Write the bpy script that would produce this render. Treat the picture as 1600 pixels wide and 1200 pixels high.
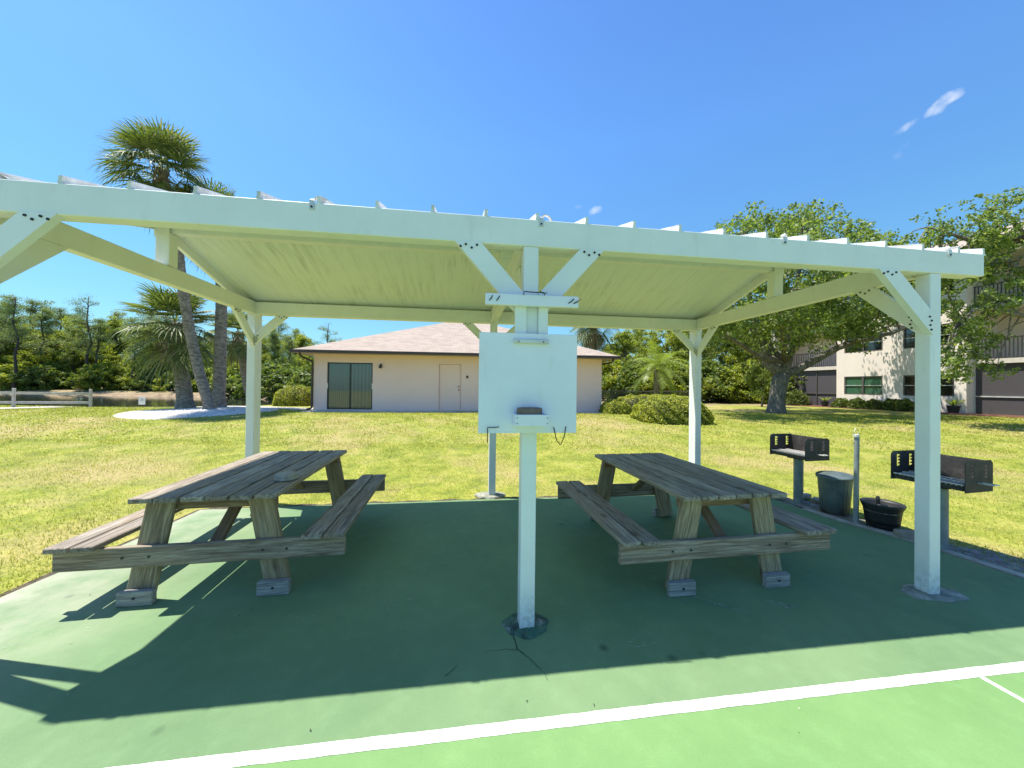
import bpy, bmesh, math, random
import numpy as np
from mathutils import Vector, Matrix
random.seed(7); rng = np.random.default_rng(7)
for o in list(bpy.data.objects): bpy.data.objects.remove(o)
scene = bpy.context.scene
R = math.radians
# ------------------------------------------------------------------ camera
F = 560.0; YAW, PIT, ROL = -0.1366, 0.0079, 0.0120
CX, CY, CH = -0.441, -2.386, 1.60
fw = Vector((-math.sin(YAW)*math.cos(PIT), math.cos(YAW)*math.cos(PIT), math.sin(PIT)))
r0 = Vector((math.cos(YAW), math.sin(YAW), 0)); u0 = r0.cross(fw)
rt = r0*math.cos(ROL) + u0*math.sin(ROL); up = u0*math.cos(ROL) - r0*math.sin(ROL)
cam = bpy.data.cameras.new('camera'); camo = bpy.data.objects.new('camera', cam)
scene.collection.objects.link(camo)
camo.matrix_world = Matrix(((rt.x, up.x, -fw.x, CX), (rt.y, up.y, -fw.y, CY), (rt.z, up.z, -fw.z, CH), (0, 0, 0, 1)))
cam.sensor_fit = 'HORIZONTAL'; cam.sensor_width = 36; cam.lens = 36*F/1600
cam.clip_start = .05; cam.clip_end = 3000
scene.camera = camo
# ------------------------------------------------------------------ sun and sky
SX, SY = -0.375, 0.137                         # towards the sun, per metre of height
sunv = Vector((SX, SY, 1)).normalized()
elev = math.asin(sunv.z); azim = math.atan2(sunv.x, sunv.y)
L = bpy.data.lights.new('sun', 'SUN'); L.energy = 5.0; L.angle = R(.5); L.color = (1, .95, .86)
so = bpy.data.objects.new('sun', L); scene.collection.objects.link(so)
so.rotation_euler = (-sunv).to_track_quat('-Z', 'Y').to_euler(); so.location = (0, 0, 30)
scene.view_settings.view_transform = 'Standard'; scene.view_settings.look = 'None'
scene.view_settings.exposure = 0.78; scene.view_settings.gamma = 1

def pix(x, y, D):                              # where a photo pixel lies at depth D (metres)
    return Vector((CX, CY, CH)) + D*(fw + rt*((x-800)/F) - up*((y-600)/F))

W = bpy.data.worlds.new('World'); scene.world = W; W.use_nodes = True
nt = W.node_tree; N = nt.nodes; K = nt.links
bg = N['Background']; sky = N.new('ShaderNodeTexSky'); sky.sky_type = 'NISHITA'
sky.sun_disc = False; sky.sun_elevation = elev; sky.sun_rotation = azim
sky.air_density = 1.0; sky.dust_density = .35; sky.ozone_density = 2.2; sky.altitude = 0
bg.inputs[1].default_value = .088
# small clouds, fixed by direction
tc = N.new('ShaderNodeTexCoord')
nz = N.new('ShaderNodeTexNoise'); nz.inputs['Scale'].default_value = 22; nz.inputs['Detail'].default_value = 7; nz.inputs['Roughness'].default_value = .6
K.new(tc.outputs['Generated'], nz.inputs['Vector'])
nw = N.new('ShaderNodeTexNoise'); nw.inputs['Scale'].default_value = 26; nw.inputs['Detail'].default_value = 5; K.new(tc.outputs['Generated'], nw.inputs['Vector'])
wc = N.new('ShaderNodeVectorMath'); wc.operation = 'SUBTRACT'; K.new(nw.outputs['Color'], wc.inputs[0]); wc.inputs[1].default_value = (.5, .5, .5)
wq = N.new('ShaderNodeVectorMath'); wq.operation = 'SCALE'; K.new(wc.outputs[0], wq.inputs[0]); wq.inputs['Scale'].default_value = .035
wp = N.new('ShaderNodeVectorMath'); wp.operation = 'ADD'; K.new(wq.outputs[0], wp.inputs[0]); K.new(tc.outputs['Generated'], wp.inputs[1])
acc = None
for (px, py, sx, sy, ang, st) in ((1468, 166, .025, .011, 22, 1.2), (1410, 200, .014, .008, 25, .8), (1404, 238, .015, .007, 30, .4), (930, 330, .018, .010, 0, .9), (905, 325, .010, .006, 0, .4)):
    d = (pix(px, py, 1) - Vector((CX, CY, CH))).normalized()
    a = d.cross(Vector((0, 0, 1))).normalized(); b = a.cross(d).normalized()
    ca, sa = math.cos(R(ang)), math.sin(R(ang)); a, b = a*ca + b*sa, b*ca - a*sa
    outs = []
    for v, s in ((a, sx), (b, sy)):
        m = N.new('ShaderNodeVectorMath'); m.operation = 'DOT_PRODUCT'; K.new(wp.outputs[0], m.inputs[0]); m.inputs[1].default_value = tuple(v/s)
        q = N.new('ShaderNodeMath'); q.operation = 'POWER'; K.new(m.outputs['Value'], q.inputs[0]); q.inputs[1].default_value = 2; outs.append(q)
    s = N.new('ShaderNodeMath'); s.operation = 'ADD'; K.new(outs[0].outputs[0], s.inputs[0]); K.new(outs[1].outputs[0], s.inputs[1])
    e = N.new('ShaderNodeMath'); e.operation = 'MULTIPLY_ADD'; K.new(s.outputs[0], e.inputs[0]); e.inputs[1].default_value = -1*st; e.inputs[2].default_value = st
    m = N.new('ShaderNodeVectorMath'); m.operation = 'DOT_PRODUCT'; K.new(tc.outputs['Generated'], m.inputs[0]); m.inputs[1].default_value = tuple(d)
    g = N.new('ShaderNodeMath'); g.operation = 'GREATER_THAN'; K.new(m.outputs['Value'], g.inputs[0]); g.inputs[1].default_value = .9
    c = N.new('ShaderNodeMath'); c.operation = 'MULTIPLY'; c.use_clamp = True; K.new(e.outputs[0], c.inputs[0]); K.new(g.outputs[0], c.inputs[1])
    if acc is None: acc = c
    else:
        ad = N.new('ShaderNodeMath'); ad.operation = 'MAXIMUM'; K.new(acc.outputs[0], ad.inputs[0]); K.new(c.outputs[0], ad.inputs[1]); acc = ad
n2 = N.new('ShaderNodeMapRange'); K.new(nz.outputs[0], n2.inputs[0]); n2.inputs[1].default_value = .36; n2.inputs[2].default_value = .8
mu = N.new('ShaderNodeMath'); mu.operation = 'MULTIPLY'; K.new(acc.outputs[0], mu.inputs[0]); K.new(n2.outputs[0], mu.inputs[1])
hs = N.new('ShaderNodeHueSaturation'); hs.inputs['Saturation'].default_value = 1.0; hs.inputs['Value'].default_value = 1.0; K.new(sky.outputs[0], hs.inputs['Color'])
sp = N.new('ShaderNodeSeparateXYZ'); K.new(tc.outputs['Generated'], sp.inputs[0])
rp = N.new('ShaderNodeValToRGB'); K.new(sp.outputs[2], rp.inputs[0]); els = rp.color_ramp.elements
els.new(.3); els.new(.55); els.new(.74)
for e_, (p_, c_) in zip(els, ((0, (.60, .88, .92)), (.3, (.74, 1.22, 1.36)), (.55, (.88, 1.38, 1.78)), (.74, (.80, 1.25, 1.72)), (1, (.42, .68, 1.0)))): e_.position = p_; e_.color = (*c_, 1)  # sky tint by elevation; zenith darkened above the view to cut fill light
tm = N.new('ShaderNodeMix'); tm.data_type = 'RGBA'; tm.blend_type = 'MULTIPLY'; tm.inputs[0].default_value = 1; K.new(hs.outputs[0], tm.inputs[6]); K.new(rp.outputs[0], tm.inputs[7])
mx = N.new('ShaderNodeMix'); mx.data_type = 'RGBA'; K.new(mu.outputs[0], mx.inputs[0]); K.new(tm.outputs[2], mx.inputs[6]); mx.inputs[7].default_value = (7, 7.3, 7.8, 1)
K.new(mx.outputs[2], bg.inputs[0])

# ------------------------------------------------------------------ helpers
COL = scene.collection
def tag(o, label=None, cat=None, group=None, kind=None):
    if label: o['label'] = label
    if cat: o['category'] = cat
    if group: o['group'] = group
    if kind: o['kind'] = kind
    return o
def thing(name, label, cat, loc=(0, 0, 0), rz=0, group=None):
    o = bpy.data.objects.new(name, None); COL.objects.link(o); o.empty_display_size = .1
    o.location = loc; o.rotation_euler = (0, 0, rz)
    return tag(o, label, cat, group)
def obj(name, bm, mat, parent=None, smooth=False, mw=None):
    me = bpy.data.meshes.new(name)
    if isinstance(bm, bmesh.types.BMesh):
        bmesh.ops.recalc_face_normals(bm, faces=bm.faces); bm.to_mesh(me); bm.free()
    else: me = bm
    o = bpy.data.objects.new(name, me); COL.objects.link(o)
    for m in (mat if isinstance(mat, (list, tuple)) else [mat]): me.materials.append(m)
    if parent: o.parent = parent
    if mw is not None: o.matrix_local = mw
    if smooth:
        for p in me.polygons: p.use_smooth = True
    return o
def BM(): return bmesh.new()
def box(bm, c, s, rot=None, bev=0, mi=0):
    r = bmesh.ops.create_cube(bm, size=1); vs = r['verts']
    for v in vs: v.co = Vector((v.co.x*s[0], v.co.y*s[1], v.co.z*s[2]))
    fs = list({f for v in vs for f in v.link_faces})
    if bev:
        g = bmesh.ops.bevel(bm, geom=list({e for v in vs for e in v.link_edges}), offset=bev, segments=1, affect='EDGES')
        vs = list({v for f in g['faces'] for v in f.verts} | {v for v in vs if v.is_valid})
        fs = list({f for v in vs for f in v.link_faces})
    M = Matrix.Translation(c)
    if rot is not None: M = M @ (rot if isinstance(rot, Matrix) else Matrix.Rotation(rot, 4, 'Z'))
    for v in vs: v.co = M @ v.co
    for f in fs: f.material_index = mi
    return bm
def bb(bm, x0, x1, y0, y1, z0, z1, bev=0, mi=0):
    return box(bm, ((x0+x1)/2, (y0+y1)/2, (z0+z1)/2), (abs(x1-x0), abs(y1-y0), abs(z1-z0)), bev=bev, mi=mi)
def along(p, q, roll_ref=Vector((0, 0, 1))):
    """matrix whose X axis runs p->q, origin at the middle"""
    p, q = Vector(p), Vector(q); x = (q-p).normalized(); rr = Vector(roll_ref)
    y = rr.cross(x).normalized(); z = x.cross(y)
    return Matrix(((x.x, y.x, z.x, (p.x+q.x)/2), (x.y, y.y, z.y, (p.y+q.y)/2), (x.z, y.z, z.z, (p.z+q.z)/2), (0, 0, 0, 1)))
def bar(bm, p, q, w, h, ref=(0, 0, 1), bev=0, mi=0):
    """bar p->q, w across (perpendicular to ref), h along ref"""
    M = along(p, q, ref); l = (Vector(q)-Vector(p)).length
    return box(bm, M.translation, (l, w, h), rot=M.to_3x3().to_4x4(), bev=bev, mi=mi)
def tube(bm, pts, rad, n=8, cap=True, mi=0):
    pts = [Vector(p) for p in pts]; rr = rad if isinstance(rad, (list, tuple)) else [rad]*len(pts)
    rings = []; prev = None
    for i, p in enumerate(pts):
        t = (pts[min(i+1, len(pts)-1)]-pts[max(i-1, 0)]).normalized()
        if prev is None:
            a = t.orthogonal().normalized()
        else: a = (prev - t*prev.dot(t)).normalized()
        prev = a; b = t.cross(a)
        rings.append([bm.verts.new(p + (a*math.cos(2*math.pi*k/n)+b*math.sin(2*math.pi*k/n))*rr[i]) for k in range(n)])
    for i in range(len(rings)-1):
        for k in range(n):
            f = bm.faces.new((rings[i][k], rings[i][(k+1) % n], rings[i+1][(k+1) % n], rings[i+1][k])); f.material_index = mi
    if cap:
        bm.faces.new(rings[0][::-1]).material_index = mi; bm.faces.new(rings[-1]).material_index = mi
    return bm
def lathe(bm, prof, n=32, c=(0, 0, 0), sx=1, sy=1, cap0=True, cap1=False, wob=None):
    rings = []
    for i, (r, z) in enumerate(prof):
        ring = []
        for k in range(n):
            a = 2*math.pi*k/n; q = r*(wob(a, z) if wob else 1)
            ring.append(bm.verts.new((c[0]+q*math.cos(a)*sx, c[1]+q*math.sin(a)*sy, c[2]+z)))
        rings.append(ring)
    for i in range(len(rings)-1):
        for k in range(n): bm.faces.new((rings[i][k], rings[i][(k+1) % n], rings[i+1][(k+1) % n], rings[i+1][k]))
    if cap0: bm.faces.new(rings[0][::-1])
    if cap1: bm.faces.new(rings[-1])
    return bm
def npmesh(name, V, n):
    """V: (faces*n, 3) array, every n vertices one face"""
    V = np.asarray(V, dtype=np.float32).reshape(-1, 3); nf = len(V)//n
    me = bpy.data.meshes.new(name); me.vertices.add(len(V)); me.loops.add(len(V)); me.polygons.add(nf)
    me.vertices.foreach_set('co', V.ravel()); me.loops.foreach_set('vertex_index', np.arange(len(V), dtype=np.int32))
    me.polygons.foreach_set('loop_start', np.arange(0, len(V), n, dtype=np.int32))
    me.polygons.foreach_set('loop_total', np.full(nf, n, dtype=np.int32)); me.update(); me.validate()
    return me

# ------------------------------------------------------------------ materials
class MT:
    def __init__(s, name):
        s.m = bpy.data.materials.new(name); s.m.use_nodes = True; s.t = s.m.node_tree; s.n = s.t.nodes; s.l = s.t.links
        s.b = s.n['Principled BSDF']
    def coord(s, kind='Object', scale=(1, 1, 1)):
        c = s.n.new('ShaderNodeTexCoord') if kind != 'World' else s.n.new('ShaderNodeNewGeometry')
        mp = s.n.new('ShaderNodeMapping'); mp.inputs['Scale'].default_value = scale
        s.l.new(c.outputs[kind if kind != 'World' else 'Position'], mp.inputs[0]); return mp.outputs[0]
    def add(s, a, b):
        v = s.n.new('ShaderNodeVectorMath'); v.operation = 'ADD'; s.l.new(a, v.inputs[0]); s.l.new(b, v.inputs[1]); return v.outputs[0]
    def noise(s, vec, scale, detail=5, rough=.55, dist=0):
        x = s.n.new('ShaderNodeTexNoise'); x.inputs['Scale'].default_value = scale; x.inputs['Detail'].default_value = detail
        x.inputs['Roughness'].default_value = rough; x.inputs['Distortion'].default_value = dist; s.l.new(vec, x.inputs['Vector']); return x.outputs[0]
    def ramp(s, fac, stops):
        r = s.n.new('ShaderNodeValToRGB'); e = r.color_ramp.elements
        while len(e) < len(stops): e.new(.5)
        for i, (p, c) in enumerate(stops): e[i].position = p; e[i].color = (*c, 1) if len(c) == 3 else c
        s.l.new(fac, r.inputs[0]); return r.outputs[0]
    def mix(s, f, a, b, mode='MIX'):
        x = s.n.new('ShaderNodeMix'); x.data_type = 'RGBA'; x.blend_type = mode
        for v, i in ((f, 0), (a, 6), (b, 7)):
            if isinstance(v, (int, float)): x.inputs[i].default_value = v
            elif isinstance(v, tuple): x.inputs[i].default_value = (*v, 1)
            else: s.l.new(v, x.inputs[i])
        return x.outputs[2]
    def math(s, op, a, b=None, c=None, clamp=False):
        x = s.n.new('ShaderNodeMath'); x.operation = op; x.use_clamp = clamp
        for i, v in enumerate((a, b, c)):
            if v is None: continue
            if isinstance(v, (int, float)): x.inputs[i].default_value = v
            else: s.l.new(v, x.inputs[i])
        return x.outputs[0]
    def sep(s, vec):
        x = s.n.new('ShaderNodeSeparateXYZ'); s.l.new(vec, x.inputs[0]); return x.outputs
    def bump(s, h, strength=.3, dist=.01):
        b = s.n.new('ShaderNodeBump'); b.inputs['Strength'].default_value = strength; b.inputs['Distance'].default_value = dist
        s.l.new(h, b.inputs['Height']); s.l.new(b.outputs[0], s.b.inputs['Normal'])
    def col(s, c):
        if isinstance(c, tuple): s.b.inputs['Base Color'].default_value = (*c, 1)
        else: s.l.new(c, s.b.inputs['Base Color'])
        return s
    def rough(s, v):
        if isinstance(v, (int, float)): s.b.inputs['Roughness'].default_value = v
        else: s.l.new(v, s.b.inputs['Roughness'])
        return s
    def rand(s):
        x = s.n.new('ShaderNodeObjectInfo'); return x.outputs['Random']
    def island(s):
        x = s.n.new('ShaderNodeNewGeometry'); return x.outputs['Random Per Island']

def flat(name, c, rough=.6, metal=0, var=.12, scale=8, bump=.1):
    m = MT(name); v = m.coord('Object'); n = m.noise(v, scale)
    m.col(m.ramp(n, [(.3, tuple(x*(1-var) for x in c)), (.7, tuple(min(1, x*(1+var)) for x in c))])).rough(rough)
    m.b.inputs['Metallic'].default_value = metal
    if bump: m.bump(m.noise(v, scale*6), bump, .004)
    return m.m

def white_paint(name, base=(.80, .82, .83), dirt=.35):
    m = MT(name); v = m.coord('World'); n = m.noise(v, 3, 6, .6)
    n3 = m.noise(m.coord('World', (1, 1, .25)), 14, 5, .6)
    c = m.ramp(n, [(.35, tuple(x*.93 for x in base)), (.65, base)])
    c = m.mix(m.math('MULTIPLY', m.ramp(n3, [(.58, (0, 0, 0)), (.78, (1, 1, 1))]), dirt), c, (.55, .54, .46))
    zz = m.sep(v)[2]; gr = m.math('MULTIPLY', m.math('MULTIPLY_ADD', zz, -3.2, .95, clamp=True), m.ramp(m.noise(v, 26, 6, .7), [(.42, (0, 0, 0)), (.62, (1, 1, 1))]))
    c = m.mix(m.math('MULTIPLY', gr, .6), c, (.30, .31, .24))
    ch = m.math('MULTIPLY', m.ramp(m.noise(v, 55, 4, .6), [(.70, (0, 0, 0)), (.735, (1, 1, 1))]), m.ramp(m.noise(v, 2.1, 3), [(.5, (0, 0, 0)), (.6, (1, 1, 1))]))
    c = m.mix(m.math('MULTIPLY', ch, .8), c, (.34, .31, .25))
    m.col(c).rough(.42); m.bump(m.noise(m.coord('World', (1, 1, .12)), 70, 4), .18, .002); return m.m
M_WHITE = white_paint('white_paint')

def ceiling_mat():
    m = MT('ceiling_pan'); g = m.coord('World'); s = m.sep(g)
    st = m.noise(m.coord('World', (9, .8, .8)), 2.2, 6, .65)      # streaks down the slope
    bl = m.noise(g, .9, 4, .6)
    k = m.math('MULTIPLY', m.ramp(st, [(.48, (0, 0, 0)), (.70, (1, 1, 1))]), m.ramp(bl, [(.50, (.10, .10, .10)), (.64, (1, 1, 1))]))
    c = m.mix(m.math('MULTIPLY', k, .62), (.76, .81, .80), (.33, .38, .35))
    m.col(c).rough(.5); return m.m
M_CEIL = ceiling_mat()

def wood(name, axis, a=(.16, .135, .11), b=(.36, .315, .26), warm=(.34, .22, .11), warmth=.4):
    m = MT(name); sc = [21, 21, 21]; sc[axis] = 1.1
    v = m.coord('Object', tuple(sc)); rn = m.n.new('ShaderNodeCombineXYZ')
    rr = m.math('ADD', m.math('MULTIPLY', m.rand(), 37), m.math('MULTIPLY', m.island(), 61))
    for i in range(3): m.l.new(rr, rn.inputs[i])
    v = m.add(v, rn.outputs[0])
    n = m.noise(v, 2.2, 8, .62, .9); fine = m.noise(v, 9, 4, .7)
    sc2 = [3, 3, 3]; sc2[axis] = .7
    big = m.noise(m.add(m.coord('Object', tuple(sc2)), rn.outputs[0]), 1.1, 4, .6)
    c = m.ramp(n, [(.28, tuple(x*.55 for x in a)), (.44, tuple(x*1.15 for x in a)), (.6, tuple(x*.9 for x in b)), (.8, tuple(x*1.1 for x in b))])
    c = m.mix(m.math('MULTIPLY', m.ramp(fine, [(.38, (1, 1, 1)), (.56, (0, 0, 0))]), .4), c, tuple(x*.5 for x in a))
    c = m.mix(m.math('MULTIPLY', m.ramp(big, [(.5, (0, 0, 0)), (.68, (1, 1, 1))]), warmth), c, warm)
    isl = m.math('MULTIPLY_ADD', m.island(), .5, .62)
    cc = m.n.new('ShaderNodeCombineColor')
    for i in range(3): m.l.new(isl, cc.inputs[i])
    c = m.mix(1.0, c, cc.outputs[0], 'MULTIPLY')
    # knots
    vo = m.n.new('ShaderNodeTexVoronoi'); vo.inputs['Scale'].default_value = 1.0; sk = [7, 7, 7]; sk[axis] = 2.2
    m.l.new(m.add(m.coord('Object', tuple(sk)), rn.outputs[0]), vo.inputs['Vector'])
    kn = m.ramp(vo.outputs['Distance'], [(.07, (1, 1, 1)), (.17, (0, 0, 0))])
    c = m.mix(m.math('MULTIPLY', kn, .7), c, (.10, .05, .025))
    m.col(c).rough(.85); m.bump(m.math('ADD', n, m.math('MULTIPLY', fine, .6)), .8, .006); return m.m
WX, WY, WZ = wood('weathered_wood_x', 0, (.22, .165, .12), (.50, .41, .31)), wood('weathered_wood_y', 1, (.23, .19, .155), (.54, .47, .39)), wood('weathered_wood_z', 2)
WLEG = wood('leg_wood', 0, (.24, .18, .11), (.54, .44, .29), (.36, .23, .10), .7)
WBLOCK = wood('block_wood', 0, (.26, .25, .23), (.54, .51, .47), (.25, .2, .15), .1)
WWARM = wood('rail_wood', 0, (.20, .13, .07), (.38, .27, .16), (.30, .16, .07), .8)

# ------------------------------------------------------------------ terrain
CAMO = Vector((CX, CY, CH)); F2 = Vector((-math.sin(YAW), math.cos(YAW))); R2 = Vector((math.cos(YAW), math.sin(YAW)))
POND = [(-75, 19), (-20, 18.4), (-15.5, 20), (-16.5, 24), (-19, 30), (-25, 37), (-34, 43), (-75, 47)]
def pond_sd(Lx, Dx):
    inside = False; d = 1e9; n = len(POND); j = n-1
    for i in range(n):
        x0, y0 = POND[j]; x1, y1 = POND[i]
        if (y1 > Dx) != (y0 > Dx) and Lx < (x0-x1)*(Dx-y1)/(y0-y1)+x1: inside = not inside
        t = max(0, min(1, ((Lx-x0)*(x1-x0)+(Dx-y0)*(y1-y0))/((x1-x0)**2+(y1-y0)**2)))
        d = min(d, math.hypot(Lx-x0-t*(x1-x0), Dx-y0-t*(y1-y0))); j = i
    return -d if inside else d
def LD(x, y): return ((x-CX)*R2.x+(y-CY)*R2.y, (x-CX)*F2.x+(y-CY)*F2.y)
def XY(l, d): return (CX+l*R2.x+d*F2.x, CY+l*R2.y+d*F2.y)
def sm(t): t = max(0, min(1, t)); return t*t*(3-2*t)
MOUND = (-12.4, 14.5, 2.45, 2.5)     # shell bed under the palms, lateral/depth centre and radii
def gz(x, y):
    l, d = LD(x, y)
    z = .47*sm((d-5.5)/8.5)
    z += .03*math.sin(x*.6+1)*math.sin(y*.5)*sm((d-7)/4)
    if d > 15:
        s = pond_sd(l, d)
        if s < 2.5: z = z*sm((s+.2)/2.7) + (-.75)*(1-sm((s+1.5)/3))*(1 if s < 1.5 else 0) if s < 1.5 else z*sm((s+.2)/2.7)
    r = math.hypot((l-MOUND[0])/MOUND[2], (d-MOUND[1])/MOUND[3])
    if r < 1: z += .10*sm(1-r)
    return z
def onground(px, D): 
    p = pix(px, 600, D); return Vector((p.x, p.y, gz(p.x, p.y)))
def ground_at(px, py):
    d = 3.0
    while d < 300:
        p = pix(px, py, d)
        if p.z <= gz(p.x, p.y): return p
        d *= 1.01
    return pix(px, py, 60)

def terrain_mat():
    m = MT('lawn_ground'); g = m.coord('World'); s = m.sep(g)
    n1 = m.noise(g, .35, 5, .6); n2 = m.noise(g, 2.3, 6, .7); n3 = m.noise(g, 28, 4, .7)
    c = m.ramp(n2, [(.32, (.14, .18, .014)), (.5, (.27, .30, .03)), (.68, (.42, .38, .08))])
    c = m.mix(m.ramp(n1, [(.48, (0, 0, 0)), (.64, (1, 1, 1))]), c, (.40, .32, .12))
    c = m.mix(m.math('MULTIPLY', m.ramp(m.noise(g, 1.1, 6, .7), [(.60, (0, 0, 0)), (.70, (1, 1, 1))]), .6), c, (.24, .18, .09))
    c = m.mix(m.math('MULTIPLY', m.ramp(n3, [(.35, (1, 1, 1)), (.55, (0, 0, 0))]), .5), c, (.05, .06, .012))
    # earth of the low bank and the wild ground beyond the pond
    dirt = m.ramp(m.noise(g, 1.2, 6, .7), [(.35, (.16, .11, .06)), (.65, (.36, .27, .17))])
    dep = m.math('ADD', m.math('MULTIPLY', s[0], F2.x), m.math('MULTIPLY', s[1], F2.y)); low = m.math('MULTIPLY', m.math('LESS_THAN', s[2], .26), m.math('GREATER_THAN', dep, 15.5))
    far = m.math('GREATER_THAN', m.math('ADD', m.math('MULTIPLY', s[0], F2.x), m.math('MULTIPLY_ADD', s[1], F2.y, m.math('MULTIPLY', n1, 8))), 27)
    sel = m.math('MULTIPLY', m.math('MAXIMUM', low, m.math('MULTIPLY', far, .7)), 1)
    c = m.mix(sel, c, dirt)
    m.col(c).rough(.95); m.bump(m.math('ADD', n3, n2), .6, .03); return m.m
def axis_steps(a, b, fine0, fine1, step, grow=1.18):
    xs = list(np.arange(fine0, fine1+1e-6, step)); s = step; x = fine1
    while x < b: s *= grow; x += s; xs.append(x)
    s = step; x = fine0
    while x > a: s *= grow; x -= s; xs.insert(0, x)
    return xs
ls = axis_steps(-900, 900, -30, 30, .6); ds = axis_steps(-60, 1200, -6, 34, .5)
bm = BM(); grid = []
for d in ds:
    row = []
    for l in ls:
        x, y = XY(l, d); row.append(bm.verts.new((x, y, gz(x, y) - .012)))
    grid.append(row)
for i in range(len(ds)-1):
    for j in range(len(ls)-1): bm.faces.new((grid[i][j], grid[i][j+1], grid[i+1][j+1], grid[i+1][j]))
tag(obj('ground', bm, terrain_mat(), smooth=True), kind='structure')
# water
m = MT('pond_water'); m.col((.035, .04, .03)).rough(.06); m.b.inputs['IOR'].default_value = 1.33; m.bump(m.noise(m.coord('World'), 3, 4), .12, .02)
bm = BM(); bm.faces.new([bm.verts.new((*XY(l*1.02, d+(1.6 if d > 30 else -1.2)), -.12)) for l, d in POND])
tag(obj('pond', bm, m.m), kind='structure')

# ------------------------------------------------------------------ court slab, painted lines
def court_mat(name, ca, cb):
    m = MT(name); g = m.coord('World'); n = m.noise(g, .8, 5, .6); n2 = m.noise(g, 7, 6, .65); n3 = m.noise(g, 140, 3, .7)
    c = m.ramp(n, [(.35, ca), (.65, cb)])
    c = m.mix(m.math('MULTIPLY', m.ramp(n2, [(.5, (0, 0, 0)), (.75, (1, 1, 1))]), .25), c, tuple(x*1.35+.02 for x in cb))
    c = m.mix(m.math('MULTIPLY', m.ramp(n2, [(.25, (1, 1, 1)), (.45, (0, 0, 0))]), .22), c, tuple(x*.7 for x in ca))
    if name == 'court_green':
        s = m.sep(g)   # bare and chalky towards the left edge of the slab
        e = m.math('MULTIPLY_ADD', s[0], -.75, -1.85, clamp=True)
        e = m.math('MULTIPLY', e, m.ramp(m.noise(g, 2.2, 6, .65), [(.35, (.15, .15, .15)), (.62, (1, 1, 1))]))
        c = m.mix(e, c, (.40, .40, .30))
        # dark round stains
        vo = m.n.new('ShaderNodeTexVoronoi'); vo.inputs['Scale'].default_value = 2.6; vo.inputs['Randomness'].default_value = 1
        m.l.new(m.add(g, m.mix(1, (0, 0, 0), (.3, .7, 0))), vo.inputs['Vector'])
        st = m.math('MULTIPLY', m.ramp(vo.outputs['Distance'], [(.03, (1, 1, 1)), (.11, (0, 0, 0))]), m.ramp(m.noise(g, 1.3, 2), [(.5, (0, 0, 0)), (.56, (.55, .55, .55))]))
        c = m.mix(st, c, (.02, .035, .03))
    c = m.mix(m.math('MULTIPLY', m.ramp(n3, [(.3, (1, 1, 1)), (.55, (0, 0, 0))]), .18), c, tuple(x*.5 for x in ca))
    m.col(c).rough(.7); m.b.inputs['Specular IOR Level'].default_value = .18; m.bump(n3, .35, .003); return m.m
M_GREEN = court_mat('court_green', (.132, .222, .106), (.175, .270, .132))
M_GREEN2 = court_mat('court_green_inner', (.15, .275, .10), (.178, .31, .118))
def sheet(name, pts, z, mat):
    bm = BM(); bm.faces.new([bm.verts.new((x, y, z)) for x, y in pts]); return tag(obj(name, bm, mat), kind='structure')
def slab_poly():
    left = [(-3.80, -9), (-3.80, .78), (-3.775, 1.1), (-3.72, 1.75), (-3.70, 2.64)]
    pts = list(left)
    for i in range(1, 60):
        t = i/60; pts.append((-3.70+7.78*t, 2.64+.07*math.sin(t*math.pi)+.012*math.sin(i*2.1)))
    pts += [(4.08, 2.62), (4.12, 1.5), (4.30, .85), (4.36, 0), (4.40, -9)]
    return pts
bm = BM(); f = bm.faces.new([bm.verts.new((x, y, 0)) for x, y in slab_poly()])
r = bmesh.ops.extrude_face_region(bm, geom=[f])
for v in [g for g in r['geom'] if isinstance(g, bmesh.types.BMVert)]: v.co.z = -.15
tag(obj('court_slab', bm, M_GREEN), kind='structure')
YL0, YL1 = -.80, -.685      # wide white line (front and back edge)
M_LINE = flat('line_paint', (.82, .82, .80), .6, var=.05, scale=20)
sheet('court_inner_paint', [(-3.795, -8.9), (4.39, -8.9), (4.36, -.74), (-3.795, -.74)], .0008, M_GREEN2)
def painted_line(name, x0, x1, y0, y1, z, n=160):
    bm = BM(); a = []; b = []
    horiz = abs(x1-x0) > abs(y1-y0)
    for i in range(n+1):
        t = i/n; j1 = random.uniform(-.0016, .0016); j2 = random.uniform(-.0016, .0016)
        if horiz: a.append(bm.verts.new((x0+(x1-x0)*t, y0+j1, z))); b.append(bm.verts.new((x0+(x1-x0)*t, y1+j2, z)))
        else: a.append(bm.verts.new((x0+j1, y0+(y1-y0)*t, z))); b.append(bm.verts.new((x1+j2, y0+(y1-y0)*t, z)))
    for i in range(n): bm.faces.new((a[i], a[i+1], b[i+1], b[i]))
    return tag(obj(name, bm, M_LINE), kind='structure')
painted_line('court_baseline', -3.79, 4.35, -.738, -.676, .0018)
painted_line('court_side_line', 2.452, 2.482, -3.5, -.74, .0018)
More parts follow.
